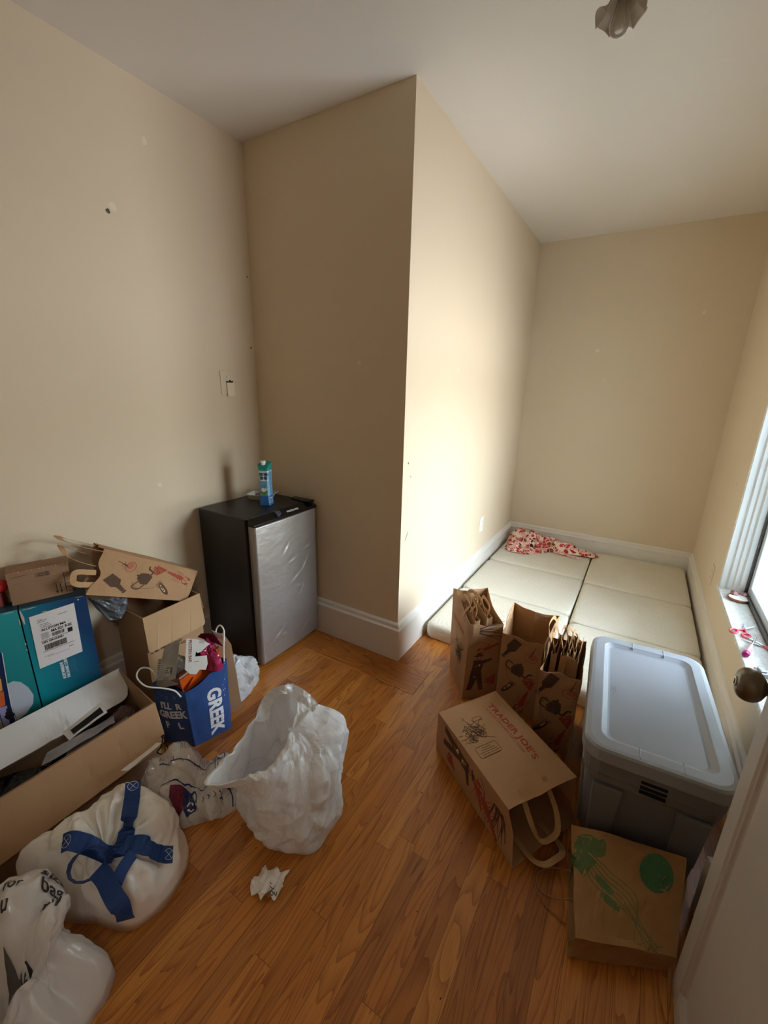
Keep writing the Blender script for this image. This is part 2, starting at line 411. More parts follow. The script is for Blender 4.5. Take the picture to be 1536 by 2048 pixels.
spots(bm, fE, [(1.535, .924, .0035), (1.226, .925, .004), (1.42, .66, .003)], 2)
struct('wall_right', bm, [M['wall'], M['spackle'], M['mark']])
bm = NB(); DL, DR = .40, 1.235                                # doorway the viewer stands in, and the hall behind it
prism(bm, [(-WB, YF-.1), (DL, YF-.1), (DL, YF), (-WB, YF)], 0, H); prism(bm, [(DR, YF-.1), (W+.14, YF-.1), (W+.14, YF), (W, YF), (W, -1.53), (DR, -1.53)], 0, H); box(bm, (DL, YF-.1, 2.05), (DR, YF, H)); struct('wall_front', bm, M['wall'])
HY = -3.1
bm = NB(); box(bm, (-WB-.1, HY-.1, 0), (2.3, HY, H)); struct('wall_hall_end', bm, M['wall'])
bm = NB(); box(bm, (-WB-.1, HY, 0), (-WB, YF-.1, H)); struct('wall_hall_left', bm, M['wall'])
bm = NB(); box(bm, (2.2, HY, 0), (2.3, YF-.1, H)); box(bm, (W+.14, YF-.1, 0), (2.3, YF, H)); struct('wall_hall_right', bm, M['wall'])

# baseboards with a moulded cap
BP = [(0, 0), (.016, 0), (.016, BB-.05), (.021, BB-.046), (.021, BB-.035), (.013, BB-.027), (.011, BB-.010), (.006, BB-.003), (0, BB)]
def baseboard(name, p0, p1, n, m0=0, m1=0):
    """profile swept from p0 to p1, thickness towards n; m0, m1: mitre direction at each end"""
    bm = NB(); p0, p1, n = V((*p0, 0)), V((*p1, 0)), V((*n, 0)); t = (p1-p0).normalized(); A = []; B = []
    for d, z in BP:
        A.append(bm.verts.new(p0+n*d+t*d*m0+V((0, 0, z)))); B.append(bm.verts.new(p1+n*d+t*d*m1+V((0, 0, z))))
    k = len(BP)
    for i in range(k): bm.faces.new((A[i], A[(i+1) % k], B[(i+1) % k], B[i]))
    bm.faces.new(A[::-1]); bm.faces.new(B)
    return struct(name, bm, M['trim'])
baseboard('baseboard_back', (-WB, 0), (0, 0), (0, -1), 1, 1)
baseboard('baseboard_middle', (0, 0), (0, L), (1, 0), -1, -1)
baseboard('baseboard_far', (0, L), (W, L), (0, -1), 1, -1)
baseboard('baseboard_right', (W, L), (W, -1.53), (-1, 0), 1, 0)
baseboard('baseboard_left', (-WB, YF), (-WB, 0), (1, 0), 0, -1)

# window: moulded reveal, stool, sash, glass
bm = NB(); JX = [W+.004, W+.03, W+.036, W+.052, W+.058, W+.075, W+.08, W+.14]; JY = [.004, .004, .016, .016, .026, .026, .040, .040]
for s in (0, 1):
    a = []; b = []
    for x, d in zip(JX, JY):
        y = WY1-d if s == 0 else WY0+d
        a.append(bm.verts.new((x, y, WZ0))); b.append(bm.verts.new((x, y, WZ1)))
    for i in range(len(a)-1): bm.faces.new((a[i], a[i+1], b[i+1], b[i]))
a = [bm.verts.new((x, WY0, WZ1-d)) for x, d in zip(JX, JY)]; b = [bm.verts.new((x, WY1, WZ1-d)) for x, d in zip(JX, JY)]
for i in range(len(a)-1): bm.faces.new((a[i], a[i+1], b[i+1], b[i]))
wnd = struct('window_1', bm, M['trimwin'], recalc=False)
bm = NB(); box(bm, (W-.002, WY0, WZ0-.02), (W+.20, WY1+.035, WZ0)); st = obj('window_sill', bm, mat('worn_white_sill', rgb(232, 232, 232), .5, var=.12, vscale=60, col2=rgb(190, 188, 184)), wnd, bevel=.003)
SX = W+.115
bm = NB()
for lo, hi in (((SX, WY0+.03, WZ0+.002), (SX+.04, WY1-.03, WZ0+.055)), ((SX, WY0+.03, WZ1-.08), (SX+.04, WY1-.03, WZ1-.03)), ((SX, WY1-.085, WZ0+.05), (SX+.04, WY1-.045, WZ1-.06)), ((SX, WY0+.04, WZ0+.05), (SX+.04, WY0+.08, WZ1-.06)), ((SX+.005, .42, WZ0+.05), (SX+.035, .46, WZ1-.06))): box(bm, lo, hi)
obj('window_sash', bm, mat('sash_paint', rgb(196, 206, 214), .35), wnd, bevel=.004)
bm = NB(); box(bm, (SX-.012, WY1-.048, WZ0), (SX+.03, WY1-.04, WZ1-.06)); box(bm, (SX-.014, WY0+.03, WZ0), (SX-.002, WY1-.04, WZ0+.02))  # thin dark strips along the far side and foot of the sash
obj('sash_strip', bm, mat('dark_sash_strip', rgb(74, 70, 68), .4, metal=.5), wnd)
bm = NB(); box(bm, (SX+.018, WY0+.07, WZ0+.05), (SX+.022, WY1-.07, WZ1-.07)); obj('window_glass', bm, film('window_glass', rgb(235, 242, 245), 0.02, 0.02), wnd)

# white panel door, open into the room beside the viewer
DX0, DX1, DY1, DY0, DZ1 = 1.213, 1.253, -.754, -1.515, 2.02
bm = NB()
def dbox(y0, z0, y1, z1, inset=0.0): box(bm, (DX0+inset, y0, z0), (DX1-inset, y1, z1))
ST = .062
dbox(DY0, .012, DY1, DZ1, .009)                                   # panel core
dbox(DY1-ST, .012, DY1, DZ1); dbox(DY0, .012, DY0+ST, DZ1)         # stiles
for z0, z1 in ((.012, .075), (.86, .96), (DZ1-.09, DZ1)): dbox(DY0+ST, z0, DY1-ST, z1)
door = struct('door_1', bm, M['door'], bevel=.003)
bm = NB()
for z0, z1 in ((.075, .86), (.96, DZ1-.09)):
    for x, s in ((DX0, 1), (DX1, -1)):
        prof = [(0.0, .0), (.0025, .006), (.0035, .011), (.0075, .017), (.009, .022)]
        r = []
        for d, q in prof:
            r.append([bm.verts.new((x+s*d, y, z)) for y, z in ((DY0+ST+q, z0+q), (DY1-ST-q, z0+q), (DY1-ST-q, z1-q), (DY0+ST+q, z1-q))])
        for a, b in zip(r, r[1:]):
            for k in range(4): bm.faces.new((a[k], a[(k+1) % 4], b[(k+1) % 4], b[k]))
obj('panel_moulding', bm, mat('door_moulding', rgb(186, 178, 172), .45, var=.1, vscale=20), door)
brass = mat('aged_nickel', rgb(128, 118, 104), .32, metal=.9, var=.35, vscale=30)
# ------------------------------------------------------------------ paper bags
M['kraft'] = mat('kraft_paper', rgb(186, 146, 108), 0.75, spec=0.25, var=0.12, vscale=9, bump=0.12, bscale=120, trans=0.12)
M['kraft_dark'] = mat('brown_ink', rgb(88, 66, 54), 0.8, spec=0.2)
M['kraft_red'] = mat('red_ink', rgb(168, 76, 58), 0.8, spec=0.2, var=.2, vscale=60)
M['kraft_redlight'] = mat('faded_red_ink', rgb(178, 112, 86), 0.8, spec=0.2, var=.15, vscale=80)
M['kraft_buff'] = mat('buff_ink', rgb(214, 186, 140), 0.8, spec=0.2)
M['handle'] = mat('kraft_handle', rgb(198, 160, 116), 0.75, spec=0.25, var=0.08, trans=0.1)
INK = [M['kraft'], M['kraft_dark'], M['kraft_red'], M['kraft_redlight'], M['kraft_buff']]

class Bag:
    """an open paper bag between a bottom quad and an opening quad (corners counter-clockwise seen from the opening)"""
    def __init__(s, base, top, nseg=(10, 14), nz=26, pinch=(0, 0, 0, 0), bulge=(0, 0, 0, 0), amp=.003, seed=1, scallop=0.0, round_=.004, bottom=True):
        s.B = [V(p) for p in base]; s.T = [V(p) for p in top]; s.pinch = pinch; s.bulge = bulge; s.amp = amp; s.seed = seed
        s.ctr = sum(s.B, V())/4; s.ctt = sum(s.T, V())/4; s.nz = nz; s.scallop = scallop
        bm = s.bm = NB(); rings = []
        for j in range(nz+1):
            t = j/nz; ring = []
            for k in range(4):
                n = nseg[k % 2]
                for i in range(n): ring.append(bm.verts.new(s.pt(k, i/n, t)))
            rings.append(ring)
        m = len(rings[0])
        for a, b in zip(rings, rings[1:]):
            for i in range(m): bm.faces.new((a[i], a[(i+1) % m], b[(i+1) % m], b[i]))
        if bottom:
            c = bm.verts.new(s.ctr+(s.ctt-s.ctr).normalized()*.002)
            for i in range(m): bm.faces.new((rings[0][(i+1) % m], rings[0][i], c))
        bm.normal_update(); s.bvh = BVHTree.FromBMesh(bm); s.rim = rings[-1]
    def pt(s, k, u, t):
        b0, b1, t0, t1 = s.B[k], s.B[(k+1) % 4], s.T[k], s.T[(k+1) % 4]
        p = b0.lerp(b1, u).lerp(t0.lerp(t1, u), t)
        c = s.ctr.lerp(s.ctt, t); mid = ((b0+b1)/2).lerp((t0+t1)/2, t); inw = (c-mid).normalized()
        w = 1-abs(2*u-1)
        p = p+inw*(s.pinch[k]*w*t**2) - inw*(s.bulge[k]*math.sin(PI*u)*math.sin(PI*min(1, t*1.05)))
        up = (s.ctt-s.ctr).normalized()
        if s.scallop: p = p-up*s.scallop*t**8*(.5+.5*math.sin(u*9+k*2.1+s.seed))*w
        g = min(1, 4*w+.25)
        return p+inw*((.5-facet(p, s.seed, .5))*s.amp*2.6*g*(.5+.5*t)+folds(p, s.seed)*s.amp*.9)
    def side(s, k, lift=.0009):
        """map (x from the middle of the side, y up from the bottom) -> a point on side k"""
        o = (s.B[k]+s.B[(k+1) % 4])/2; e = (s.T[k]+s.T[(k+1) % 4])/2
        ux = (s.B[(k+1) % 4]-s.B[k]).normalized(); uy = e-o; uy = (uy-ux*uy.dot(ux)).normalized()
        n = ux.cross(uy); up = e-o
        def f(x, y):
            p = o+ux*x+up.normalized()*y
            h = s.bvh.ray_cast(p+n*.12, -n, .24)
            return (h[0]+n*lift) if h[0] is not None else p+n*.002
        return f
    def make(s, name, parent=None, mats=None): return obj(name, s.bm, mats or INK, parent, recalc=False, solid=.0009)
def handle_loop(bm, a, b, up, out, h=.085, w=.017, droop=0.0):
    """flat paper loop from a to b rising along up"""
    a, b, up, out = V(a), V(b), V(up).normalized(), V(out).normalized(); m = (a+b)/2; d = (b-a)
    pts = [a-up*.03, a, a+up*h*.62+out*droop*.4, a.lerp(b, .16)+up*h*.97+out*droop, a.lerp(b, .5)+up*h*1.03+out*droop*1.2, a.lerp(b, .84)+up*h*.97+out*droop, b+up*h*.62+out*droop*.4, b, b-up*.03]
    c = catmull(pts, 5); strip(bm, c, w, out, 0, .0011)

# printed decorations: lists of (shape, ink) in metres, x across the face, y up from the bag's bottom
def S_bottle(cx, cy, a, s=1.0):
    o = [(-.017, .030), (.017, .030), (.018, -.012), (.007, -.026), (.005, -.056), (-.005, -.056), (-.007, -.026), (-.018, -.012)]
    r = [(poly2(o), 1), (rect2(-.012, .006, .013, .022), 4), (rect2(-.0062, -.066, .0062, -.058), 1), (line2([(-.004, -.03), (-.004, -.044)], .002), 4)]
    return [(move2(q, cx, cy, a, s), i) for q, i in r]
def S_teapot(cx, cy, a, s=1.0):
    body = [(-.018, .016), (.016, .016), (.022, -.004), (.016, -.026), (-.020, -.026), (-.026, -.004)]
    r = [(poly2(body), 1), (poly2(ell2(-.004, -.008, .012, .009)), 4), (curve2([(-.022, .012), (-.045, .018), (-.046, -.008), (-.024, -.018)], .0045), 1),
         (curve2([(.018, -.014), (.034, -.016), (.040, .004), (.052, .010)], .006), 1), (poly2(ell2(0, .020, .015, .005)), 1), (poly2(ell2(0, .028, .004, .004)), 1)]
    return [(move2(q, cx, cy, a, s), i) for q, i in r]
def S_tomato(cx, cy, s=1.0):
    r = [(curve2(ell2(0, 0, .021, .017), .0016, 2, True), 2), (poly2(ell2(.004, .003, .014, .011)), 3)]
    for k in range(6): r.append((curve2([(0, .014), (.006*math.cos(k), .022+.004*math.sin(k*2)), (.018*math.cos(k*1.1+.4), .03+.008*math.sin(k*1.9))], .0012), 3))
    return [(move2(q, cx, cy, 0, s), i) for q, i in r]
def S_grapes(cx, cy, a, s=1.0):
    r = []; rr = random.Random(3)
    for i in range(5):
        for j in range(5-i): r.append((poly2(ell2((j-(4-i)/2)*.0085+rr.uniform(-.001, .001), .016-i*.008, .0046, .0042, 0, 9)), 2))
    for k in range(7): r.append((curve2([(0, .018), (rr.uniform(-.02, .02), .024), (rr.uniform(-.032, .03), .03)], .0016, 4), 2))
    return [(move2(q, cx, cy, a, s), i) for q, i in r]
def S_lobster(cx, cy, a, s=1.0):
    r = [(poly2(ell2(-.002, 0, .021, .009)), 2)]
    for k in range(5): r.append((poly2(ell2(.022+k*.008, 0, .005, .0085-k*.0012)), 2))
    for q in (1, -1):
        r += [(curve2([(-.018, q*.005), (-.03, q*.016), (-.044, q*.013)], .003), 2), (poly2(ell2(-.048, q*.012, .009, .005, q*.4)), 2), (curve2([(-.02, q*.002), (-.04, q*.003), (-.06, q*.02)], .001), 2)]
        for k in range(4): r.append((curve2([(-.01+k*.008, q*.007), (-.012+k*.009, q*.018), (-.008+k*.011, q*.025)], .0014, 3), 2))
    return [(move2(q, cx, cy, a, s), i) for q, i in r]
def S_roll(cx, cy, a, s=1.0):
    r = [(poly2(ell2(0, 0, .034, .009)), 1), (poly2(ell2(.004, .002, .024, .004)), 4)]
    for k in range(4): r.append((line2([(.022+k*.006, -.01), (.018+k*.006, .012)], .002), 1))
    return [(move2(q, cx, cy, a, s), i) for q, i in r]
def S_whisk(cx, cy, a, s=1.0):
    r = [(line2([(-.03, 0), (0, 0)], .006), 1), (line2([(0, 0), (.028, .003)], .0022), 1)]
    return [(move2(q, cx, cy, a, s), i) for q, i in r]
def S_twigs(cx, cy, s=1.0, seed=1, ink=1):
    rr = random.Random(seed); r = []
    for k in range(9):
        y = rr.uniform(-.03, .03); r.append((curve2([(-.05, y*.4), (0, y), (rr.uniform(.03, .06), y*1.5+rr.uniform(-.015, .015))], lambda t: .0045*(1-t)+.0008, 4), ink))
    return [(move2(q, cx, cy, 0, s), i) for q, i in r]
def S_person(cx, cy, s=1.0):
    """a small engraved figure in a hat, pointing"""
    r = [(poly2(ell2(0, .086, .020, .0035, .1)), 1), (poly2(ell2(.001, .091, .010, .007)), 1), (curve2(ell2(.002, .076, .008, .009), .0016, 2, True), 1),
         (poly2([(-.018, .066), (.014, .066), (.052, .075), (.056, .068), (.020, .050), (.014, .020), (-.024, .020)]), 1), (poly2([(-.010, .052), (.008, .05), (.006, .03), (-.014, .03)]), 4),
         (poly2([(-.026, .018), (.014, .018), (.022, -.03), (.030, -.075), (.012, -.078), (-.002, -.02), (-.020, -.078), (-.040, -.076), (-.030, -.03)]), 1), (poly2([(-.020, .010), (-.004, .012), (-.010, -.016), (-.024, -.012)]), 4)]
    return [(move2(q, cx, cy, 0, s), i) for q, i in r]
def P_gusset(h=.41):
    r = S_bottle(-.034, h-.050, -.55, 1.15)+S_tomato(.042, h-.085, 1.2)+S_teapot(-.002, h-.160, -.25, 1.15)+S_whisk(.05, h-.05, 1.2)
    r += S_grapes(.050, h-.222, .2, 1.2)+S_roll(-.040, h-.268, .95, 1.2)+S_lobster(.03, h-.318, 1.3, 1.15)
    r += [(curve2([(-.03, h-.12), (-.05, h-.15), (-.048, h-.2), (-.03, h-.235)], .0012), 1), (curve2([(.04, h-.17), (.06, h-.19), (.03, h-.22)], .0012), 1)]
    return r
def P_gusset2(h=.41):
    return S_twigs(.02, h-.035, 1, 2)+S_lobster(.018, h-.125, .5, .9)+S_person(-.022, h-.265, 1.15)+S_grapes(.052, h-.29, 2.6, 1.2)+[(curve2([(-.06, h-.12), (-.02, h-.095), (.02, h-.11)], .0012), 2), (curve2([(-.05, h-.2), (0, h-.15), (.05, h-.16)], .0012), 2)]
def P_engraving(cx, cy, s=1.0, seed=5):
    """hatched engraving of a loaded market cart, with a caption box"""
    rr = random.Random(seed); r = []
    for k in range(64):
        x, y = rr.gauss(0, .018), rr.gauss(0, .016); a = rr.choice((.5, .7, 1.9, 2.6, 0)); l = rr.uniform(.005, .017)
        r.append((curve2([(x-l*math.cos(a), y-l*math.sin(a)), (x, y+rr.uniform(-.002, .002)), (x+l*math.cos(a), y+l*math.sin(a))], rr.uniform(.0006, .0016), 2), 1))
    for cx2, cy2, q in ((-.02, -.022, .013), (.018, -.02, .010)):
        r.append((curve2(ell2(cx2, cy2, q, q), .0014, 2, True), 1))
        for k in range(6): r.append((line2([(cx2, cy2), (cx2+q*math.cos(k), cy2+q*math.sin(k))], .0008), 1))
    r.append((curve2([(.02, .012), (.036, .03), (.05, .036)], .0016), 1)); r.append((line2([(.02, .034), (.05, .03), (.052, .044), (.022, .048)], .001, True), 1))
    return [(move2(q, cx, cy, 0, s), i) for q, i in r]
def text_in(s, size, x, y, a=0, ink=1, bold=0.0, spacing=1.0):
    return (move2(text_polys(s, size, bold, spacing), x, y, a), ink)
def prints(bag, side, lst, maxlen=.012):
    f = bag.side(side)
    for q, i in lst: put(bag.bm, q, f, i, maxlen)
def nested(name, label, group, a, b, z0, z1, thick=.011, seed=3, lean=(0, 0)):
    """a flattened paper bag standing on edge between ground points a and b"""
    a, b = V((*a, 0)), V((*b, 0)); t = (b-a).normalized(); n = V((-t.y, t.x, 0)); ln = V((*lean, 0))
    def q(p, s, z, e=0): return p+n*s*thick/2+V((0, 0, z))+ln*e
    base = [q(a, 1, z0), q(a, -1, z0), q(b, -1, z0), q(b, 1, z0)]; top = [q(a, 1.1, z1, 1), q(a, -1.1, z1, 1), q(b, -1.1, z1-.012, 1), q(b, 1.1, z1-.012, 1)]
    g = Bag(base, top, (3, 14), 22, (0, .004, 0, .004), (0, .004, 0, .004), .0018, seed, .012)
    root = thing(name, label, 'bag', tuple((a+b)/2+V((0, 0, z0))), group=group)
    bd = g.make('bag_body', None)
    hb = NB(); m = (a+b)/2
    for s in (1, -1):
        handle_loop(hb, m-t*.055+n*s*thick*.3+ln+V((0, 0, z1-.006)), m+t*.055+n*s*thick*.3+ln+V((0, 0, z1-.010)), V((0, 0, 1))+n*s*.25, n*s, .05+.012*s, .016, .004*s)
    hd = obj('handle', hb, M['handle'], None)
    for o in (bd, hd):
        o.parent = root; o.matrix_parent_inverse = Matrix.Translation(-V(root.location))
    return root
def adopt(root, *objs):
    """parent world-placed parts to an Empty without moving them"""
    inv = Matrix.LocRotScale(root.location, root.rotation_euler, None).inverted()
    for o in objs: o.parent = root; o.matrix_parent_inverse = inv

GB = 'printed brown paper grocery bags'
# bag beside the mattress corner, packed with folded bags
base = [(.262, .110, 0), (.410, -.100, 0), (.540, .000, 0), (.395, .215, 0)]; top = [(.236, .140, .425), (.420, -.105, .405), (.543, -.018, .40), (.385, .235, .43)]
g = Bag(base, top, (14, 10), 28, (.012, .004, .012, .02), (.008, .004, .004, .004), .0035, 1, .012)
prints(g, 1, P_gusset2(.405)); prints(g, 0, P_engraving(.04, .20, 1.2, 6)+[text_in('TRADER JOE\'S', .028, -.10, .30, 0, 3, .0)])
r1 = thing('paper_grocery_bag', 'brown paper bag printed with a hatted figure, standing closest to the wall corner', 'bag', (.40, .05, 0), group=GB)
hb = NB()
for k, dz in ((0, 0), (1, 0)): handle_loop(hb, (.292+k*.02, .085+k*.03, .418), (.362+k*.02, -.015+k*.03, .408), (.3, .2, 1), (.8, .6, 0), .035, .017, .02)
adopt(r1, g.make('bag_body'), obj('handle', hb, M['handle']))
nested('folded_paper_bag', 'flattened brown paper bag standing left inside the bag with the hatted figure', 'folded bags inside the hatted-figure bag', (.432, -.058), (.305, .118), .006, .405, .022, 4, (.004, .002))
nested('folded_paper_bag', 'flattened brown paper bag standing right inside the bag with the hatted figure', 'folded bags inside the hatted-figure bag', (.482, -.018), (.362, .152), .006, .412, .024, 5, (-.004, .004))

# open empty bag in the middle of the three
base = [(.556, -.060, 0), (.722, -.060, 0), (.722, .215, 0), (.556, .215, 0)]; top = [(.557, -.085, .40), (.726, -.082, .398), (.742, .185, .408), (.531, .205, .405)]
g = Bag(base, top, (10, 14), 28, (.004, .002, .03, .002), (.003, .006, .004, .006), .003, 2, .014)
prints(g, 0, P_gusset(.40))
r2 = thing('paper_grocery_bag', 'wide open empty brown paper bag standing between two bags stuffed with folded paper', 'bag', (.64, .08, 0), group=GB)
h1 = NB(); handle_loop(h1, (.546, .02, .385), (.540, .13, .388), (-.04, 0, 1), (-1, 0, 0), .055, .017, -.008)
h2 = NB(); handle_loop(h2, (.731, .01, .385), (.739, .12, .388), (.04, 0, 1), (1, 0, 0), .05, .017, -.012)
adopt(r2, g.make('bag_body'), obj('handle', h1, M['handle']), obj('handle', h2, M['handle']))

# stuffed bag against the tote
base = [(.742, -.195, 0), (.880, -.180, 0), (.874, .075, 0), (.742, .060, 0)]; top = [(.744, -.232, .385), (.886, -.198, .375), (.872, .052, .395), (.746, .012, .39)]
g = Bag(base, top, (10, 14), 28, (.014, .003, .012, .002), (.004, .003, .004, .003), .004, 7, .022)
prints(g, 0, P_gusset(.385))
r3 = thing('paper_grocery_bag', 'brown paper bag crammed with folded bags, pressed against the grey tote', 'bag', (.80, -.06, 0), group=GB)
h1 = NB(); handle_loop(h1, (.744, -.15, .37), (.746, -.05, .375), (.08, 0, 1), (-1, 0, 0), .05, .017, .01)
adopt(r3, g.make('bag_body'), obj('handle', h1, M['handle']))
for i, (dx, z1, le, wh) in enumerate(((.028, .415, (.010, .01), 'leftmost'), (.062, .425, (.014, -.005), 'second from left'), (.095, .418, (.006, .01), 'third from left'), (.126, .41, (-.004, .005), 'rightmost'))):
    nested('folded_paper_bag', f'flattened brown paper bag, {wh} of four upright inside the bag against the tote', 'folded bags inside the bag against the tote', (.741+dx*.90, -.152+dx*.1), (.741+dx*.90, .030+dx*.1), .006, z1, .02, 11+i, le)

# bag lying on its side in front, writing uppermost
O = V((.425, -.420, 0)); ex = V((.805, -.593, 0)); ey = V((.53, .848, 0)); HW, LN, TH = .287, .436, .174
def Lp(x, y, z): return O+ex*x+ey*y+V((0, 0, z))
base = [Lp(0, 0, .002), Lp(0, 0, TH), Lp(0, HW, TH), Lp(0, HW, .002)]
top = [Lp(LN+.045, -.004, .004), Lp(LN-.005, 0, TH+.004), Lp(LN, HW+.004, TH-.004), Lp(LN+.03, HW, .004)]
base = [base[0], base[3], base[2], base[1]]; top = [top[0], top[3], top[2], top[1]]
g = Bag(base, top, (14, 10), 30, (0, .02, .002, .016), (0, .002, .003, .002), .0028, 8, .006)
# side 2: uppermost face (from far corner to near corner); side 3: narrow side towards the viewer
def topmap(x, y):
    p = Lp(x, y, .3); h = g.bvh.ray_cast(p, V((0, 0, -1)), .25); return (h[0] if h[0] else Lp(x, y, TH))+V((0, 0, .0009))
def arc_text(s, size, x0, x1, y0, ink, bold, sag=0.0):
    vf = text_polys(s, size, bold, 1.08); w = max(v[0] for v in vf[0]); k = (x1-x0)/w
    return [(x0+x*k, y0+y-sag*math.sin(PI*min(1, max(0, x/w)))) for x, y in vf[0]], vf[1]
put(g.bm, arc_text("TRADER JOE'S", .034, .052, .325, .203, 2, .022, -.006), topmap, 2, .012)
put(g.bm, arc_text('WWW.TRADERJOES.COM', .016, .062, .288, .183, 2, .012, -.005), topmap, 3, .012)
for q, i in P_engraving(0, 0, 1.25, 5): put(g.bm, move2(q, .140, .078, PI/2), topmap, i, .012)
put(g.bm, curve2([(.176, .014), (.170, .022), (.180, .030), (.171, .036), (.181, .044), (.173, .050), (.180, .060)], .0013, 5), topmap, 1, .012)
bx0, bx1, by0, by1 = .204, .250, .030, .122
rc = []
for cx, cy, a0 in ((bx1-.008, by1-.008, 0), (bx0+.008, by1-.008, PI/2), (bx0+.008, by0+.008, PI), (bx1-.008, by0+.008, PI*1.5)):
    rc += [(cx+.008*math.cos(a0+k*PI/8), cy+.008*math.sin(a0+k*PI/8)) for k in range(5)]
put(g.bm, line2(rc, .0011, True), topmap, 1, .012)
rr = random.Random(31)
for k, hw_ in enumerate((.018, .026, .036, .030, .034)):                 # lines of tiny unreadable print
    y = .076-hw_; 
    while y < .076+hw_: w = rr.uniform(.003, .008); put(g.bm, curve2([(.2135+k*.0085, y), (.2125+k*.0085, y+w*.3), (.2145+k*.0085, y+w*.6), (.2132+k*.0085, y+w)], .0013, 3), topmap, 1, .012); y += w+.002
nb = g.side(3)
for q, i in P_gusset2(.41): put(g.bm, move2(q, -.004, 0), nb, i, .012)
for q, i in S_lobster(.03, .33, .9, 1.5)+S_twigs(.01, .395, .8, 4): put(g.bm, q, nb, i, .012)
r4 = thing('paper_grocery_bag', 'brown paper grocery bag lying on its side with red and brown writing uppermost', 'bag', tuple(Lp(.22, .14, 0)), group=GB)
hb = NB(); handle_loop(hb, Lp(LN-.02, .075, TH-.012), Lp(LN-.02, .180, TH-.014), ex+V((0, 0, -.95)), V((0, 0, 1)), .105, .018, -.02)
h2 = NB(); handle_loop(h2, Lp(LN+.01, .06, .012), Lp(LN+.01, .17, .012), ex+V((0, 0, .12)), V((0, 0, 1)), .085, .018, .012)
adopt(r4, g.make('bag_body'), obj('handle', hb, M['handle']), obj('handle', h2, M['handle']))

# kraft bag with green print slumped in front of the tote
M['kraft2'] = mat('brown_kraft', rgb(170, 130, 88), .8, spec=.2, var=.12, vscale=7, bump=.12, bscale=100, trans=.1)
M['green_ink'] = mat('green_ink', rgb(74, 118, 80), .8, spec=.2, var=.18, vscale=50)
M['green_pale'] = mat('faded_green_ink', rgb(100, 122, 80), .8, spec=.2, var=.2, vscale=70)
# opening towards -x; the bottom of the bag is at the door side
top = [(.985, -.842, .004), (.995, -.838, .075), (.940, -.572, .125), (.945, -.565, .006)]
base = [(1.20, -.742, .004), (1.212, -.742, .072), (1.225, -.545, .170), (1.200, -.555, .006)]
top = [top[0], top[3], top[2], top[1]]; base = [base[0], base[3], base[2], base[1]]
g = Bag(base, top, (12, 6), 26, (0, .004, .012, .004), (0, .004, -.004, -.006), .012, 13, .006)
def gm(x, y):
    p = V((x, y, .5)); h = g.bvh.ray_cast(p, V((0, 0, -1)), .6); return (h[0] if h[0] else V((x, y, .1)))+V((0, 0, .0012))
rr = random.Random(2)
for q in (poly2([(max(.958-.0002*k, .975+.033*math.cos(k*.45)*rr.uniform(.6, 1.35)), -.640+.050*math.sin(k*.45)*rr.uniform(.6, 1.3)) for k in range(14)]), poly2([(max(.955-.0002*k, 1.005+.048*math.cos(k*.45)*rr.uniform(.5, 1.2)), -.604+.022*math.sin(k*.45)*rr.uniform(.5, 1.2)) for k in range(14)])): put(g.bm, q, gm, 2, .007)
put(g.bm, poly2(ell2(1.160, -.605, .038, .046, -.4, 24)), gm, 1, .007)
for k in range(6): put(g.bm, curve2([(.975+k*.006, -.645+k*.004), (1.02+k*.008, -.690+k*.008), (1.07+k*.01, -.71+k*.006), (1.10+rr.uniform(0, .07), -.76+rr.uniform(-.02, .05)), (1.14+rr.uniform(0, .04), -.80+rr.uniform(0, .06))], lambda t: .0022*(1-t)+.0008, 5), gm, 2, .007)
put(g.bm, poly2(ell2(1.045, -.682, .030, .010, -.55, 14)), gm, 2, .007); put(g.bm, poly2(ell2(1.060, -.716, .026, .009, -.4, 14)), gm, 2, .007)
rg = thing('paper_carrier_bag', 'flattened kraft paper bag with green leafy print lying in front of the grey tote', 'bag', (1.08, -.66, 0))
h1 = NB(); tube(h1, catmull([(.975, -.66, .06), (.93, -.645, .022), (.895, -.655, .004), (.876, -.690, .003), (.895, -.722, .003), (.94, -.725, .012), (.985, -.72, .045)], 6), .0022, 6)
h2 = NB(); tube(h2, catmull([(.965, -.648, .02), (.92, -.632, .006), (.884, -.646, .0035), (.870, -.694, .003), (.905, -.748, .003), (.97, -.775, .01)], 6), .0022, 6)
adopt(rg, g.make('bag_body', None, [M['kraft2'], M['green_ink'], M['green_pale']]), obj('handle', h1, mat('twisted_paper_cord', rgb(160, 112, 70), .8), None, smooth=True), obj('handle', h2, mat('twisted_paper_cord', rgb(150, 104, 64), .8), None, smooth=True))
# ------------------------------------------------------------------ grey storage tote
M['tote'] = mat('grey_plastic', rgb(122, 126, 134), .38, spec=.5, var=.05, vscale=4, bump=.05, bscale=180)
M['lid'] = mat('pale_grey_plastic', rgb(152, 158, 168), .36, spec=.5, var=.05, vscale=4, bump=.04, bscale=180)
M['black'] = mat('black_hollow', rgb(8, 8, 8), .7)
def rrect(hx, hy, r, n=6):
    pts = []
    for cx, cy, a0 in ((hx-r, hy-r, 0), (-hx+r, hy-r, PI/2), (-hx+r, -hy+r, PI), (hx-r, -hy+r, PI*1.5)):
        pts += [(cx+r*math.cos(a0+k*PI/2/n), cy+r*math.sin(a0+k*PI/2/n)) for k in range(n+1)]
    return pts
def loft(bm, rings, mi=0, cap0=True, cap1=True):
    vs = [[bm.verts.new(p) for p in r] for r in rings]; n = len(vs[0])
    for a, b in zip(vs, vs[1:]):
        for k in range(n): bm.faces.new((a[k], a[(k+1) % n], b[(k+1) % n], b[k])).material_index = mi
    if cap0: bm.faces.new(vs[0][::-1]).material_index = mi
    if cap1: bm.faces.new(vs[-1]).material_index = mi
    return vs
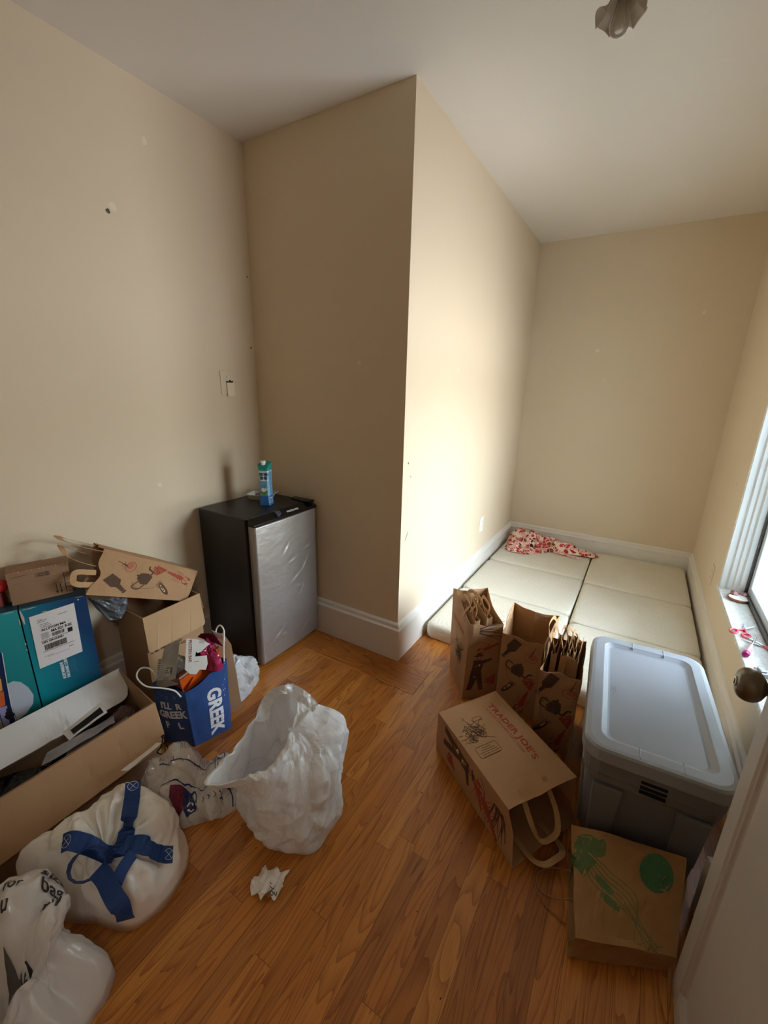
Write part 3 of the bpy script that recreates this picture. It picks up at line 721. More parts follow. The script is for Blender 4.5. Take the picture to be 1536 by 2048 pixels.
t = thing('storage_tote', 'large grey plastic storage tote with lid, standing below the window', 'storage box', (1.098, -.222, 0), math.radians(3.6))
HX, HY = .178, .318
def side_rings(zs): return [[(x, y, z) for x, y in rrect(HX*k, HY*k-(HX-HX*k)*.2, .055)] for z, k in zs]
bm = NB()
loft(bm, side_rings(((.002, .83), (.012, .845), (.29, .955), (.300, .985), (.318, .99), (.330, 1.0), (.385, 1.005))))
# raised end panels with a sunken middle, and vertical ribs
for s in (-1, 1):
    for x0, x1 in ((-.135, -.075), (.075, .135)):
        a = [bm.verts.new(p) for p in ((x0, s*(HY*.84), .03), (x1, s*(HY*.84), .03), (x1, s*(HY*.84+.018), .03), (x0, s*(HY*.84+.018), .03))]
        b = [bm.verts.new(p) for p in ((x0-.01, s*(HY*.945), .285), (x1+.01, s*(HY*.945), .285), (x1+.01, s*(HY*.945+.016), .285), (x0-.01, s*(HY*.945+.016), .285))]
        for k in range(4): bm.faces.new((a[k], a[(k+1) % 4], b[(k+1) % 4], b[k]))
        bm.faces.new(a[::-1]); bm.faces.new(b)
    for y in (-.2, -.1, .1, .2):
        a = [bm.verts.new(p) for p in ((s*HX*.84, y-.03, .03), (s*HX*.84, y+.03, .03), (s*(HX*.84+.012), y+.03, .03), (s*(HX*.84+.012), y-.03, .03))]
        b = [bm.verts.new(p) for p in ((s*HX*.945, y-.035, .285), (s*HX*.945, y+.035, .285), (s*(HX*.945+.01), y+.035, .285), (s*(HX*.945+.01), y-.035, .285))]
        for k in range(4): bm.faces.new((a[k], a[(k+1) % 4], b[(k+1) % 4], b[k]))
        bm.faces.new(a[::-1]); bm.faces.new(b)
obj('tub', bm, M['tote'], t, bevel=.004)
for s in (-1, 1):                                       # grip slots at both ends
    bm = NB()
    for k in range(3): box(bm, (-.032, s*(HY*1.003)-.003, .318+k*.017-.0045), (.032, s*(HY*1.003)+.0035, .318+k*.017+.0045))
    obj('grip_slots', bm, M['black'], t, bevel=.002)
bm = NB()
R_ = [(.378, HX+.010, HY+.010, .058), (.382, HX+.013, HY+.013, .060), (.415, HX+.010, HY+.010, .058), (.421, HX+.004, HY+.004, .055), (.423, HX-.006, HY-.006, .05),
      (.4235, HX-.034, HY-.036, .035), (.420, HX-.038, HY-.040, .033), (.4125, HX-.050, HY-.052, .027), (.411, HX-.056, HY-.058, .024)]
loft(bm, [[(x, y, z) for x, y in rrect(a, b, r)] for z, a, b, r in R_])
for x, y0, y1 in ((-.045, HY-.046, HY-.002), (.06, HY-.046, HY-.002), (-.045, -HY+.046, -HY+.002), (.06, -HY+.046, -HY+.002)):
    box(bm, (x-.0015, min(y0, y1), .4128), (x+.0015, max(y0, y1), .4248))
lid = obj('lid', bm, M['lid'], t, bevel=.0015)
bm = NB(); fL = lambda x, y: V((x, y, .4117))
put(bm, line2([(-.118, -.03), (-.105, -.03), (-.105, .005), (-.118, .005)], .0016, True), fL, 0, 0); put(bm, line2([(-.1115, -.022), (-.1115, -.002)], .003), fL, 0, 0); put(bm, rect2(-.114, -.042, -.108, -.038), fL, 0, 0)
obj('maker_mark', bm, mat('embossed_mark', rgb(126, 131, 140), .4), lid)

# white box with black stripes between the tote and the door
t = thing('striped_carton', 'white carton with black stripes wedged between the tote and the door', 'box', (1.318, -.625, 0), math.radians(-72))
bm = NB(); box(bm, (-.10, -.022, 0), (.12, .022, .20))
for x in (-.07, -.035): box(bm, (x, -.0228, .03), (x+.018, .0228, .17), 1)
obj('carton_body', bm, [mat('white_card', rgb(205, 205, 205), .5), M['black']], t)

# ------------------------------------------------------------------ folding mattresses
def mattress_mat():
    m, nt, b, out = newmat('quilted_cream_knit'); b.inputs['Roughness'].default_value = .9; b.inputs['Specular IOR Level'].default_value = .15
    tc = N(nt, 'ShaderNodeTexCoord')
    vo = N(nt, 'ShaderNodeTexVoronoi'); vo.inputs['Scale'].default_value = 5.5; vo.distance = 'EUCLIDEAN'; nt.links.new(tc.outputs['Object'], vo.inputs['Vector'])
    fr = math_(nt, 'FRACT', math_(nt, 'MULTIPLY', vo.outputs['Distance'], 9.0)); rg = math_(nt, 'ABSOLUTE', math_(nt, 'SUBTRACT', fr, .5))
    line = math_(nt, 'GREATER_THAN', rg, .42)
    n1 = N(nt, 'ShaderNodeTexNoise'); n1.inputs['Scale'].default_value = 160; n1.inputs['Detail'].default_value = 2; nt.links.new(tc.outputs['Object'], n1.inputs['Vector'])
    n2 = N(nt, 'ShaderNodeTexNoise'); n2.inputs['Scale'].default_value = 6; n2.inputs['Detail'].default_value = 5; nt.links.new(tc.outputs['Object'], n2.inputs['Vector'])
    pil = math_(nt, 'MULTIPLY', math_(nt, 'SUBTRACT', n1.outputs['Fac'], .62, clamp=True), 3.0, clamp=True)
    c = mixc(nt, n2.outputs['Fac'], rgb(226, 222, 210), rgb(214, 208, 192)); c = mixc(nt, math_(nt, 'MULTIPLY', pil, .5), c, rgb(150, 142, 122)); c = mixc(nt, math_(nt, 'MULTIPLY', line, .10), c, rgb(170, 166, 150))
    nt.links.new(c, b.inputs['Base Color'])
    hgt = math_(nt, 'ADD', math_(nt, 'MULTIPLY', rg, .8), math_(nt, 'MULTIPLY', n1.outputs['Fac'], .5))
    bp = N(nt, 'ShaderNodeBump'); bp.inputs['Strength'].default_value = .8; bp.inputs['Distance'].default_value = .003
    nt.links.new(hgt, bp.inputs['Height']); nt.links.new(bp.outputs[0], b.inputs['Normal'])
    return m
M['mattress'] = mattress_mat()
M['seam'] = mat('mattress_piping', rgb(205, 200, 188), .85)
def mattress(label, x0, x1, ys, th, seed):
    t = thing('folding_mattress', label, 'mattress', ((x0+x1)/2, (ys[0]+ys[-1])/2, 0), group='folding mattresses on the nook floor')
    cy = (ys[0]+ys[-1])/2; cx = (x0+x1)/2
    for i, (a, b) in enumerate(zip(ys, ys[1:])):
        bm = NB(); nx, ny = 14, 14; hx, hy = (x1-x0)/2, (b-a)/2-.003
        def prof(s, e):                                  # rounded shoulders
            return 1
        rings = []
        for z, k in ((.004, .016), (.0, .006), (.012, 0), (.03, -.003), (th-.03, -.003), (th-.012, 0), (th-.003, .010), (th, .026)):
            ring = rrect(hx-k, hy-k, .035, 5)
            rings.append([(x+.004*noise.noise(V((x*3, y*3, seed+i))), y+(a+b)/2-cy+.004*noise.noise(V((x*3, y*3, seed+i+9))), max(.001, z)) for x, y in ring])
        vs = loft(bm, rings, 0, True, False)
        # puffy top
        last = vs[-1]; c0 = V((0, (a+b)/2-cy, th))
        prev = last
        for k in (.8, .6, .4, .2):
            cur = [bm.verts.new(V((c0.x+(v.co.x-c0.x)*k, c0.y+(v.co.y-c0.y)*k, th+.010*(1-k)+.006*noise.noise(V((v.co.x*k*5, v.co.y*k*5, seed+i*3)))))) for v in last]
            n = len(cur)
            for q in range(n): bm.faces.new((prev[q], prev[(q+1) % n], cur[(q+1) % n], cur[q]))
            prev = cur
        bm.faces.new(prev)
        obj('mattress_panel', bm, M['mattress'], t, smooth=True)
    for a in ys[1:-1]:
        bm = NB(); tube(bm, [(x0-cx+.02+k*(x1-x0-.04)/12, a-cy, th-.008+.001*math.sin(k)) for k in range(13)], .005, 6)
        obj('fold_seam', bm, M['seam'], t, smooth=True)
    return t
mattress('cream folding mattress lying along the wall on the left, with the floral cloth', .038, .730, (.272, .845, 1.43, 2.10), .095, 1)
mattress('cream folding mattress lying under the window, partly hidden by the tote', .742, 1.378, (.15, .765, 1.385, 2.10), .095, 5)

# ------------------------------------------------------------------ soft heaps: a rounded blob over an outline
def blob_pts(outline, Hf, nth=72, nr=26, pw=2.6, centre=None, seed=1, amp=.006, cs=1.0, z0=.0, foldamp=.004):
    O2 = catmull([(x, y, 0) for x, y in outline], 10, True)
    c = V(centre+(0,)) if centre else sum(O2, V())/len(O2); n = len(O2)
    # resample by angle
    ang = sorted(((math.atan2(p.y-c.y, p.x-c.x), (p-c).length) for p in O2)); rad = []
    for k in range(nth):
        a = -PI+2*PI*k/nth; best = None
        for (a0, r0), (a1, r1) in zip(ang, ang[1:]+[(ang[0][0]+2*PI, ang[0][1])]):
            if a0 <= a <= a1: best = r0+(r1-r0)*((a-a0)/(a1-a0) if a1 > a0 else 0); break
        rad.append(best if best is not None else ang[0][1])
    def pt(k, j):
        s = j/nr; a = -PI+2*PI*k/nth; r = rad[k % nth]
        rr_ = r*(1-(1-s)**1.0) if s < 1 else r
        x, y = c.x+math.cos(a)*rr_, c.y+math.sin(a)*rr_
        h = Hf(x, y)*max(0, 1-s**pw)**.55
        p = V((x, y, h)); q = V((x, y, h*1.0))
        e = min(1, (1-s)*5+.25)
        d = (.5-facet(q, seed, cs, (1, 1, .6)))*amp*1.6*e+(.5-facet(q, seed+5, cs*.4, (1, 1, .6), 1))*amp*2.2*e+folds(q, seed, cs)*foldamp*e
        n_ = V((math.cos(a)*s, math.sin(a)*s, 1.05-s)).normalized()
        p = p+n_*d
        p.z = max(.0012, p.z)+z0
        return p
    return pt, c, nth, nr
def blob(bm, pt, c, nth, nr, z0=0.0, under=True):
    top = bm.verts.new(sum((pt(k, 1) for k in range(nth)), V())/nth)
    rings = [[bm.verts.new(pt(k, j)) for k in range(nth)] for j in range(1, nr+1)]
    for k in range(nth): bm.faces.new((top, rings[0][k], rings[0][(k+1) % nth]))
    for a, b in zip(rings, rings[1:]):
        for k in range(nth): bm.faces.new((a[k], b[k], b[(k+1) % nth], a[(k+1) % nth]))
    if under:
        b = bm.verts.new((c.x, c.y, z0+.001))
        for k in range(nth): bm.faces.new((rings[-1][(k+1) % nth], rings[-1][k], b))
def bumps(lst, base=0.0):
    """height made of soft bumps (x, y, radius, height)"""
    def f(x, y):
        h = 0; 
        for bx, by, r, hh in lst: h = max(h, hh*math.exp(-((x-bx)**2+(y-by)**2)/(r*r)))+.12*min(h, hh*math.exp(-((x-bx)**2+(y-by)**2)/(r*r)))
        return base+h
    return f
# ------------------------------------------------------------------ floral cloth on the mattress
def floral():
    m, nt, b, out = newmat('floral_cotton'); b.inputs['Roughness'].default_value = .9; b.inputs['Specular IOR Level'].default_value = .1
    tc = N(nt, 'ShaderNodeTexCoord'); nz = N(nt, 'ShaderNodeTexNoise'); nz.inputs['Scale'].default_value = 22; nz.inputs['Detail'].default_value = 3; nt.links.new(tc.outputs['Object'], nz.inputs['Vector'])
    wv = N(nt, 'ShaderNodeVectorMath'); wv.operation = 'SCALE'; wv.inputs['Scale'].default_value = .06; nt.links.new(nz.outputs['Color'], wv.inputs[0])
    ad = N(nt, 'ShaderNodeVectorMath'); nt.links.new(tc.outputs['Object'], ad.inputs[0]); nt.links.new(wv.outputs[0], ad.inputs[1])
    vo = N(nt, 'ShaderNodeTexVoronoi'); vo.inputs['Scale'].default_value = 32; nt.links.new(ad.outputs[0], vo.inputs['Vector'])
    sp = N(nt, 'ShaderNodeSeparateColor'); nt.links.new(vo.outputs['Color'], sp.inputs[0])
    r = N(nt, 'ShaderNodeValToRGB'); r.color_ramp.interpolation = 'CONSTANT'; nt.links.new(sp.outputs[0], r.inputs[0]); e = r.color_ramp
    cols = [(0, rgb(178, 40, 52)), (.22, rgb(222, 158, 158)), (.42, rgb(236, 214, 190)), (.6, rgb(196, 66, 70)), (.72, rgb(226, 172, 170)), (.86, rgb(138, 70, 40)), (.95, rgb(52, 30, 26))]
    e.elements[0].color = cols[0][1]; e.elements[1].position, e.elements[1].color = cols[-1]
    for p_, c_ in cols[1:-1]: el = e.elements.new(p_); el.color = c_
    ed = N(nt, 'ShaderNodeTexVoronoi'); ed.feature = 'DISTANCE_TO_EDGE'; ed.inputs['Scale'].default_value = 32; nt.links.new(ad.outputs[0], ed.inputs['Vector'])
    fl = N(nt, 'ShaderNodeTexVoronoi'); fl.inputs['Scale'].default_value = 70; nt.links.new(tc.outputs['Object'], fl.inputs['Vector'])
    c = mixc(nt, math_(nt, 'LESS_THAN', ed.outputs['Distance'], .05), r.outputs[0], rgb(240, 224, 206)); c = mixc(nt, math_(nt, 'MULTIPLY', math_(nt, 'LESS_THAN', fl.outputs['Distance'], .22), .5), c, rgb(170, 92, 60))
    nt.links.new(c, b.inputs['Base Color']); return m
ol = [(.060, 1.76), (.10, 1.66), (.17, 1.635), (.30, 1.66), (.42, 1.80), (.52, 1.86), (.66, 1.84), (.715, 1.77), (.735, 1.80), (.80, 1.95), (.74, 1.99), (.62, 2.02), (.46, 2.06), (.30, 2.085), (.12, 2.085), (.055, 2.0)]
Hf = bumps([(.13, 1.97, .11, .13), (.25, 1.95, .11, .11), (.17, 1.80, .10, .05), (.42, 1.98, .10, .075), (.57, 1.95, .09, .06), (.68, 1.92, .07, .045)], .012)
pt, c, a_, b_ = blob_pts(ol, Hf, 96, 30, 2.0, (.30, 1.88), 21, .014, 1.5, .104, .022)
bm = NB(); blob(bm, pt, c, a_, b_, .104)
tag(obj('floral_blanket', bm, floral(), None, smooth=True, sub=1), 'crumpled red, pink and cream floral cloth on the far end of the mattress', 'blanket')

# ------------------------------------------------------------------ on the window sill
SZ = WZ0
pink = mat('pink_red_plastic', rgb(214, 58, 84), .3, coat=.3); steel = mat('steel', rgb(176, 176, 178), .28, metal=.9); 
def scissors(label, cx, cy, rz, spread=.16):
    t = thing('scissors', label, 'scissors', (cx, cy, SZ+.001), rz, group='red handled scissors on the sill')
    for s in (1, -1):
        bm = NB(); ring = [(-.050+.021*math.cos(k*PI/8)-.01, s*.022+.013*math.sin(k*PI/8), .005) for k in range(16)]
        tube(bm, ring, .0042, 8, closed=True); tube(bm, catmull([(-.040, s*.018, .005), (-.02, s*.008, .005), (.002, -s*.001, .005)], 5), .0045, 8)
        obj('handle', bm, pink, t, smooth=True)
        bm = NB(); prism(bm, [(-.006, -s*.004), (-.004, s*.004), (.055, -s*.012), (.070, -s*.0185), (.05, -s*.018)], .003+.0013*(s+1), .0045+.0013*(s+1)); obj('blade', bm, steel, t)
    bm = NB(); lathe(bm, [(.003, .002), (.003, .0085)], 10); obj('pivot_screw', bm, steel, t)
    return t
scissors('red handled scissors lying open on the sill beyond the screwdriver', 1.455, .525, 1.15)
scissors('red handled scissors lying on the sill partly under the screwdriver', 1.498, .40, 2.6)
t = thing('screwdriver', 'screwdriver with a clear and magenta handle lying on the window sill', 'screwdriver', (1.419, .268, SZ+.013), math.atan2(.30, .10))
RY = Matrix.Rotation(PI/2, 4, 'Y')
bm = NB(); lathe(bm, [(.006, 0), (.0115, .004), (.0125, .012), (.0125, .060), (.011, .072), (.0085, .080), (.0095, .090), (.0095, .096)], 8, 0, RY); obj('grip', bm, mat('clear_pink_grip', rgb(222, 176, 196), .12, coat=.5, var=.3, vscale=30), t, bevel=.001)
bm = NB(); lathe(bm, [(.0115, -.001), (.0129, .010), (.0129, .018), (.0127, .019)], 8, 0, RY); obj('butt_cap', bm, mat('magenta_plastic', rgb(150, 30, 96), .2, coat=.4), t)
bm = NB(); lathe(bm, [(.0032, .095), (.0032, .195), (.0012, .205)], 10, 0, RY); obj('shank', bm, steel, t, smooth=True)
t = thing('metal_clip', 'small silver metal box catch on the sill behind the door knob', 'hardware', (1.452, .165, SZ), .3)
bm = NB(); box(bm, (-.018, -.022, 0), (.018, .022, .018)); box(bm, (-.012, -.012, .018), (.012, .016, .024)); obj('catch_body', bm, steel, t, bevel=.003)
t = thing('tin_lid', 'shallow tin with a white inside lying at the far end of the sill', 'tin', (1.480, .872, SZ))
bm = NB(); lathe(bm, [(.040, 0), (.044, .003), (.045, .016), (.0435, .0165), (.042, .012), (.002, .0115)], 28); obj('tin_body', bm, [mat('copper_rim', rgb(150, 96, 70), .3, metal=.7)], t, smooth=True)
bm = NB(); lathe(bm, [(.0415, .0118), (.0410, .0142), (.001, .0146)], 24); obj('tin_lining', bm, mat('white_lining', rgb(236, 236, 236), .6), t)
for i, (x, y, z, lab) in enumerate(((1.462, .905, .003, 'dark maroon crumpled scrap beside the tin, nearer the wall'), (1.503, .925, .003, 'dark maroon crumpled scrap beside the tin, nearer the glass'))):
    bm = NB(); bmesh.ops.create_icosphere(bm, subdivisions=3, radius=.017)
    for v in bm.verts: v.co = v.co*(1+.45*crease(v.co*6, 30+i))*1.0; v.co.z = max(-.012, v.co.z*.8)
    o = obj('foil_scrap', bm, mat('maroon_foil', rgb(96, 44, 50), .35, col2=rgb(190, 150, 150), vscale=90), None); o.location = (x, y, SZ+.012+z); tag(o, lab, 'wrapper', 'foil scraps on the sill')

# ------------------------------------------------------------------ door knob
bm = NB(); lathe(bm, [(.026, 0), (.026, .004), (.012, .007), (.010, .022), (.011, .026), (.016, .029), (.0215, .0325), (.026, .037), (.0288, .043), (.0296, .049), (.029, .055), (.0268, .0605), (.0232, .0648), (.018, .0676), (.012, .0685), (.002, .0687)], 48, 0, Matrix.Rotation(-PI/2, 4, 'Y'))
kn = obj('door_knob', bm, brass, door, smooth=True); kn.location = (DX0, -.834, .905)
bm = NB(); lathe(bm, [(.0085, .0680), (.0085, .0700), (.006, .0704)], 20, 0, Matrix.Rotation(-PI/2, 4, 'Y')); box(bm, (-.0712, -.0012, -.005), (-.0703, .0012, .005), 1)
k2 = obj('keyhole', bm, [mat('keyhole_face', rgb(176, 168, 156), .25, metal=.9), M['black']], kn)

# ------------------------------------------------------------------ outlets
cream = mat('painted_cover', rgb(222, 216, 204), .4, var=.05)
def plate(name, label, cat, loc, rz, body, slots=True):
    t = thing(name, label, cat, loc, rz)                   # local +x faces the room
    bm = NB(); prism(bm, rrect(.035, .0575, .005, 3), 0, .005); bmesh.ops.transform(bm, matrix=Matrix(((0, 0, 1, 0), (1, 0, 0, 0), (0, 1, 0, 0), (0, 0, 0, 1))), verts=bm.verts)
    obj('cover_plate', bm, body, t, bevel=.0015)
    if slots:
        for z in (-.02, .02):
            bm = NB(); prism(bm, rrect(.0165, .014, .008, 4), .004, .0066); bmesh.ops.transform(bm, matrix=Matrix(((0, 0, 1, 0), (1, 0, 0, 0), (0, 1, 0, z), (0, 0, 0, 1))), verts=bm.verts)
            for y in (-.006, .006): box(bm, (.0062, y-.001, z-.002), (.0069, y+.001, z+.006), 1)
            obj('socket', bm, [body, M['black']], t)
    return t
plate('wall_outlet', 'white power outlet low on the bright wall beside the mattress', 'outlet', (0, 1.26, .42), 0, mat('white_plastic', rgb(238, 234, 226), .3))
plate('wall_outlet', 'painted-over beige power outlet low on the wall left of the window sill', 'outlet', (W, 1.235, .385), PI, M['wall'])
# ------------------------------------------------------------------ ceiling lamp with a frilled glass shade
t = thing('ceiling_lamp', 'small ceiling lamp with a frilled smoky glass shade and bare bulb', 'lamp', (.695, -.16, 0))
bm = NB(); lathe(bm, [(.060, H-.001), (.058, H-.012), (.03, H-.022), (.02, H-.03), (.02, H-.05)], 28); obj('canopy', bm, mat('lamp_brass', rgb(150, 130, 96), .35, metal=.8), t, smooth=True)
bm = NB(); nth = 72
def sh(u, v):
    a = 2*PI*u; prof = [(.022, H-.048), (.026, H-.085), (.028, H-.108), (.032, H-.126), (.044, H-.138), (.058, H-.143)]
    x = v*(len(prof)-1); i = min(int(x), len(prof)-2); f = x-i; r = prof[i][0]*(1-f)+prof[i+1][0]*f; z = prof[i][1]*(1-f)+prof[i+1][1]*f
    w = max(0, v-.45)/.55; ru = abs(math.sin(a*3))
    return V(((r+w*.006*ru)*math.cos(a), (r+w*.006*ru)*math.sin(a), z-w*w*.018*(1-ru)**1.5+w*.004))
grid(bm, nth, 24, sh, 0, True)
m, nt, b, out = newmat('smoky_glass'); b.inputs['Base Color'].default_value = rgb(178, 166, 150); b.inputs['Roughness'].default_value = .35; b.inputs['Specular IOR Level'].default_value = .6
tr = N(nt, 'ShaderNodeBsdfTranslucent'); tr.inputs[0].default_value = rgb(200, 190, 174); tp = N(nt, 'ShaderNodeBsdfTransparent'); tp.inputs[0].default_value = rgb(214, 206, 194)
m1 = N(nt, 'ShaderNodeMixShader'); m1.inputs[0].default_value = .35; nt.links.new(b.outputs[0], m1.inputs[1]); nt.links.new(tr.outputs[0], m1.inputs[2])
m2 = N(nt, 'ShaderNodeMixShader'); m2.inputs[0].default_value = .40; nt.links.new(m1.outputs[0], m2.inputs[1]); nt.links.new(tp.outputs[0], m2.inputs[2]); nt.links.new(m2.outputs[0], out.inputs[0])
obj('lamp_shade', bm, m, t, smooth=True, solid=.002, recalc=False)
bm = NB(); lathe(bm, [(.012, H-.085), (.013, H-.120), (.017, H-.138), (.022, H-.152), (.0245, H-.164), (.0235, H-.174), (.019, H-.183), (.011, H-.188), (.001, H-.1895)], 24); obj('light_bulb', bm, film('clear_bulb_glass', rgb(200, 190, 180), .30, .05), t, smooth=True)
# ------------------------------------------------------------------ compact refrigerator
M['fridge'] = mat('black_textured_steel', rgb(30, 29, 29), .42, spec=.5, bump=.12, bscale=160)
M['gloss'] = mat('black_plastic', rgb(16, 16, 17), .22, spec=.5)
def steel_door():
    m, nt, b, out = newmat('dented_steel'); b.inputs['Base Color'].default_value = rgb(176, 172, 168); b.inputs['Metallic'].default_value = .75
    tc = N(nt, 'ShaderNodeTexCoord'); mp = N(nt, 'ShaderNodeMapping'); mp.inputs['Scale'].default_value = (400, 400, 3); nt.links.new(tc.outputs['Object'], mp.inputs[0])
    n = N(nt, 'ShaderNodeTexNoise'); n.inputs['Scale'].default_value = 1; nt.links.new(mp.outputs[0], n.inputs['Vector'])
    nt.links.new(math_(nt, 'ADD', math_(nt, 'MULTIPLY', n.outputs['Fac'], .14), .36), b.inputs['Roughness'])
    mp2 = N(nt, 'ShaderNodeMapping'); mp2.inputs['Scale'].default_value = (1, 5, 9); mp2.inputs['Rotation'].default_value = (.9, 0, 0); nt.links.new(tc.outputs['Object'], mp2.inputs[0])
    d = N(nt, 'ShaderNodeTexNoise'); d.inputs['Scale'].default_value = 2.2; d.inputs['Detail'].default_value = 3; nt.links.new(mp2.outputs[0], d.inputs['Vector'])
    bp = N(nt, 'ShaderNodeBump'); bp.inputs['Strength'].default_value = .25; bp.inputs['Distance'].default_value = .012; nt.links.new(d.outputs['Fac'], bp.inputs['Height']); nt.links.new(bp.outputs[0], b.inputs['Normal'])
    return m
M['steel_door'] = steel_door()
t = thing('mini_fridge', 'compact black refrigerator with a dented silver door in the wall corner', 'refrigerator', (-.715, -.235, 0))
def F(x, y, z): return (x+.715, y+.235, z)
bm = NB(); box(bm, F(-.912, -.455, .022), F(-.572, -.018, .795)); obj('cabinet', bm, M['fridge'], t, bevel=.006)
for x in (-.88, -.60):
    for y in (-.43, -.045):
        bm = NB(); lathe(bm, [(.016, .001), (.016, .012), (.009, .014), (.009, .024)], 12, 0, Matrix.Translation(F(x, y, 0))); obj('foot', bm, M['gloss'], t)
bm = NB()                                                   # door panel: gently bowed front, dents as raised and sunken creases
ny, nz = 40, 60
dents = [(-.19, .42, .10, .5), (-.17, .36, .07, -.3), (-.12, .47, .09, .9), (-.09, .35, .05, -.6), (-.15, .33, .09, 1.1), (-.33, .15, .10, .55), (-.30, .13, .05, -.4), (-.13, .10, .08, .6), (-.25, .60, .06, .9), (-.10, .56, .07, .2), (-.22, .52, .06, .2)]
def dent(y, z):
    s = 0
    for a, b, l, ang in dents:
        u = (y-a)*math.cos(ang)+(z-b)*math.sin(ang); v = -(y-a)*math.sin(ang)+(z-b)*math.cos(ang)
        s += math.exp(-(u/l*2.4)**2)*((math.exp(-(v/.006)**2))*.0020-math.exp(-((v-.012)/.012)**2)*.0017)
    return s
def df(u, v):
    y = -.449+u*.430; z = .028+v*.732; e = min(u, 1-u)*.43; r = .010
    x = -.519+.004*math.sin(PI*u)
    if e < r: x -= r-math.sqrt(max(0, r*r-(r-e)**2))
    return V(F(x+dent(y, z), y, z))
vs = grid(bm, ny*2, nz*2, df)
for a, bb in ((0, 1),):
    pass
rim = [vs[i][0] for i in range(len(vs))]+[vs[-1][j] for j in range(1, len(vs[0]))]+[vs[i][-1] for i in range(len(vs)-2, -1, -1)]+[vs[0][j] for j in range(len(vs[0])-2, 0, -1)]
bk = [bm.verts.new((F(-.560, 0, 0)[0], v.co.y, v.co.z)) for v in rim]
for i in range(len(rim)):
    k = (i+1) % len(rim); bm.faces.new((rim[k], rim[i], bk[i], bk[k]))
bm.faces.new(bk[::-1])
dr = obj('door', bm, M['steel_door'], t, smooth=True, recalc=True)
for p in dr.data.polygons:
    if len(p.vertices) > 4: p.use_smooth = False
bm = NB(); box(bm, F(-.572, -.446, .03), F(-.558, -.022, .78)); obj('door_gasket', bm, M['black'], t)
bm = NB(); loft(bm, [[F(x, y, z) for x, z in ((-.560, .762), (-.515, .762), (-.515, .774), (-.519, .778), (-.554, .797), (-.560, .797))] for y in (-.452, -.016)])
tr_ = obj('control_trim', bm, M['gloss'], t, bevel=.004)
bm = NB(); lathe(bm, [(.017, 0), (.016, .010), (.012, .012), (.011, .010)], 24); box(bm, (-.002, -.011, .009), (.002, .011, .016)); o = obj('thermostat_dial', bm, [mat('grey_dial', rgb(70, 74, 84), .25, coat=.3)], tr_, smooth=False); o.location = F(-.537, -.285, .7875); o.rotation_euler = (0, math.atan2(.019, .035), 0)
bm = NB(); put(bm, move2(text_polys('FRIGIDAIRE', .016, .03), 0, 0), plane_map(F(-.526, -.225, .7818), (0, 1, 0), (-.035, 0, .019), .0006), 0, 0)
obj('maker_name', bm, mat('silver_lettering', rgb(226, 226, 228), .35), tr_, recalc=False)
bm = NB(); prism(bm, [F(-.66, -.06, 0)[:2], F(-.545, -.075, 0)[:2], F(-.522, -.06, 0)[:2], F(-.522, -.024, 0)[:2], F(-.66, -.024, 0)[:2]], .7945, .806); obj('hinge_cover', bm, M['gloss'], t, bevel=.004)
# carton on the fridge
t = thing('drink_carton', 'blue and teal coconut water carton standing on the refrigerator', 'carton', (-.690, -.205, .7955), math.radians(24))
bm = NB(); hx, hy = .028, .027; hh = .213
def oc(k, z, c): 
    a, b = hx*k, hy*k; return [(x, y, z) for x, y in ((-a+c, -b), (a-c, -b), (a, -b+c), (a, b-c), (a-c, b), (-a+c, b), (-a, b-c), (-a, -b+c))]
loft(bm, [oc(1, 0, .002), oc(1, .02, .007), oc(.96, hh*.5, .010), oc(1, hh-.022, .007), oc(1, hh-.004, .002)], 0, True, False)
lastr = [v for v in bm.verts][-8:]
a = [bm.verts.new((x, y, hh-.004+(.013 if y > 0 else -.004))) for x, y in ((-hx*.98, -hy*.98), (hx*.98, -hy*.98), (hx*.98, hy*.98), (-hx*.98, hy*.98))]
bm.faces.new(a); 
for (i, j, k) in ((0, 1, 0), (2, 3, 1), (4, 5, 2), (6, 7, 3)): bm.faces.new((lastr[i], lastr[j], a[(k+1) % 4], a[k]))
for (i, j, k) in ((1, 2, 1), (3, 4, 2), (5, 6, 3), (7, 0, 0)): bm.faces.new((lastr[i], lastr[j], a[k]))
bm.faces.ensure_lookup_table()
for f in bm.faces:
    z = f.calc_center_median().z
bmesh.ops.bisect_plane(bm, geom=bm.verts[:]+bm.edges[:]+bm.faces[:], plane_co=(0, 0, .052), plane_no=(0, 0, 1))
bmesh.ops.bisect_plane(bm, geom=bm.verts[:]+bm.edges[:]+bm.faces[:], plane_co=(0, 0, .180), plane_no=(0, 0, 1))
bmesh.ops.bisect_plane(bm, geom=bm.verts[:]+bm.edges[:]+bm.faces[:], plane_co=(0, 0, .176), plane_no=(0, 0, 1))
bm.normal_update()
for f in bm.faces:
    z = f.calc_center_median().z; f.material_index = 0 if z < .052 else 1 if z < .176 else 2 if z < .18 else 3
bmesh.ops.recalc_face_normals(bm, faces=bm.faces)
bv = BVHTree.FromBMesh(bm); fr = drape_map(bv, (0, -.06, 0), (1, 0, 0), (0, 0, 1), .0006, (0, 1, 0), .02)
put(bm, rect2(-.0235, .128, .0235, .174), fr, 4, .01)
put(bm, move2(text_polys('COCONUT', .017, .05), -.0215, .1565, 0, .56, 1.0), fr, 5, .01); put(bm, move2(text_polys('WATER', .017, .05), -.0160, .1375, 0, .58, 1.0), fr, 5, .01)
put(bm, poly2([(.018*math.cos(PI+k*PI/9), .074+.020*math.sin(PI+k*PI/9)) for k in range(10)]+[(.015, .080), (-.015, .080)]), lambda x, y: fr(x, y)-V((0, .0003, 0)), 6, .01)
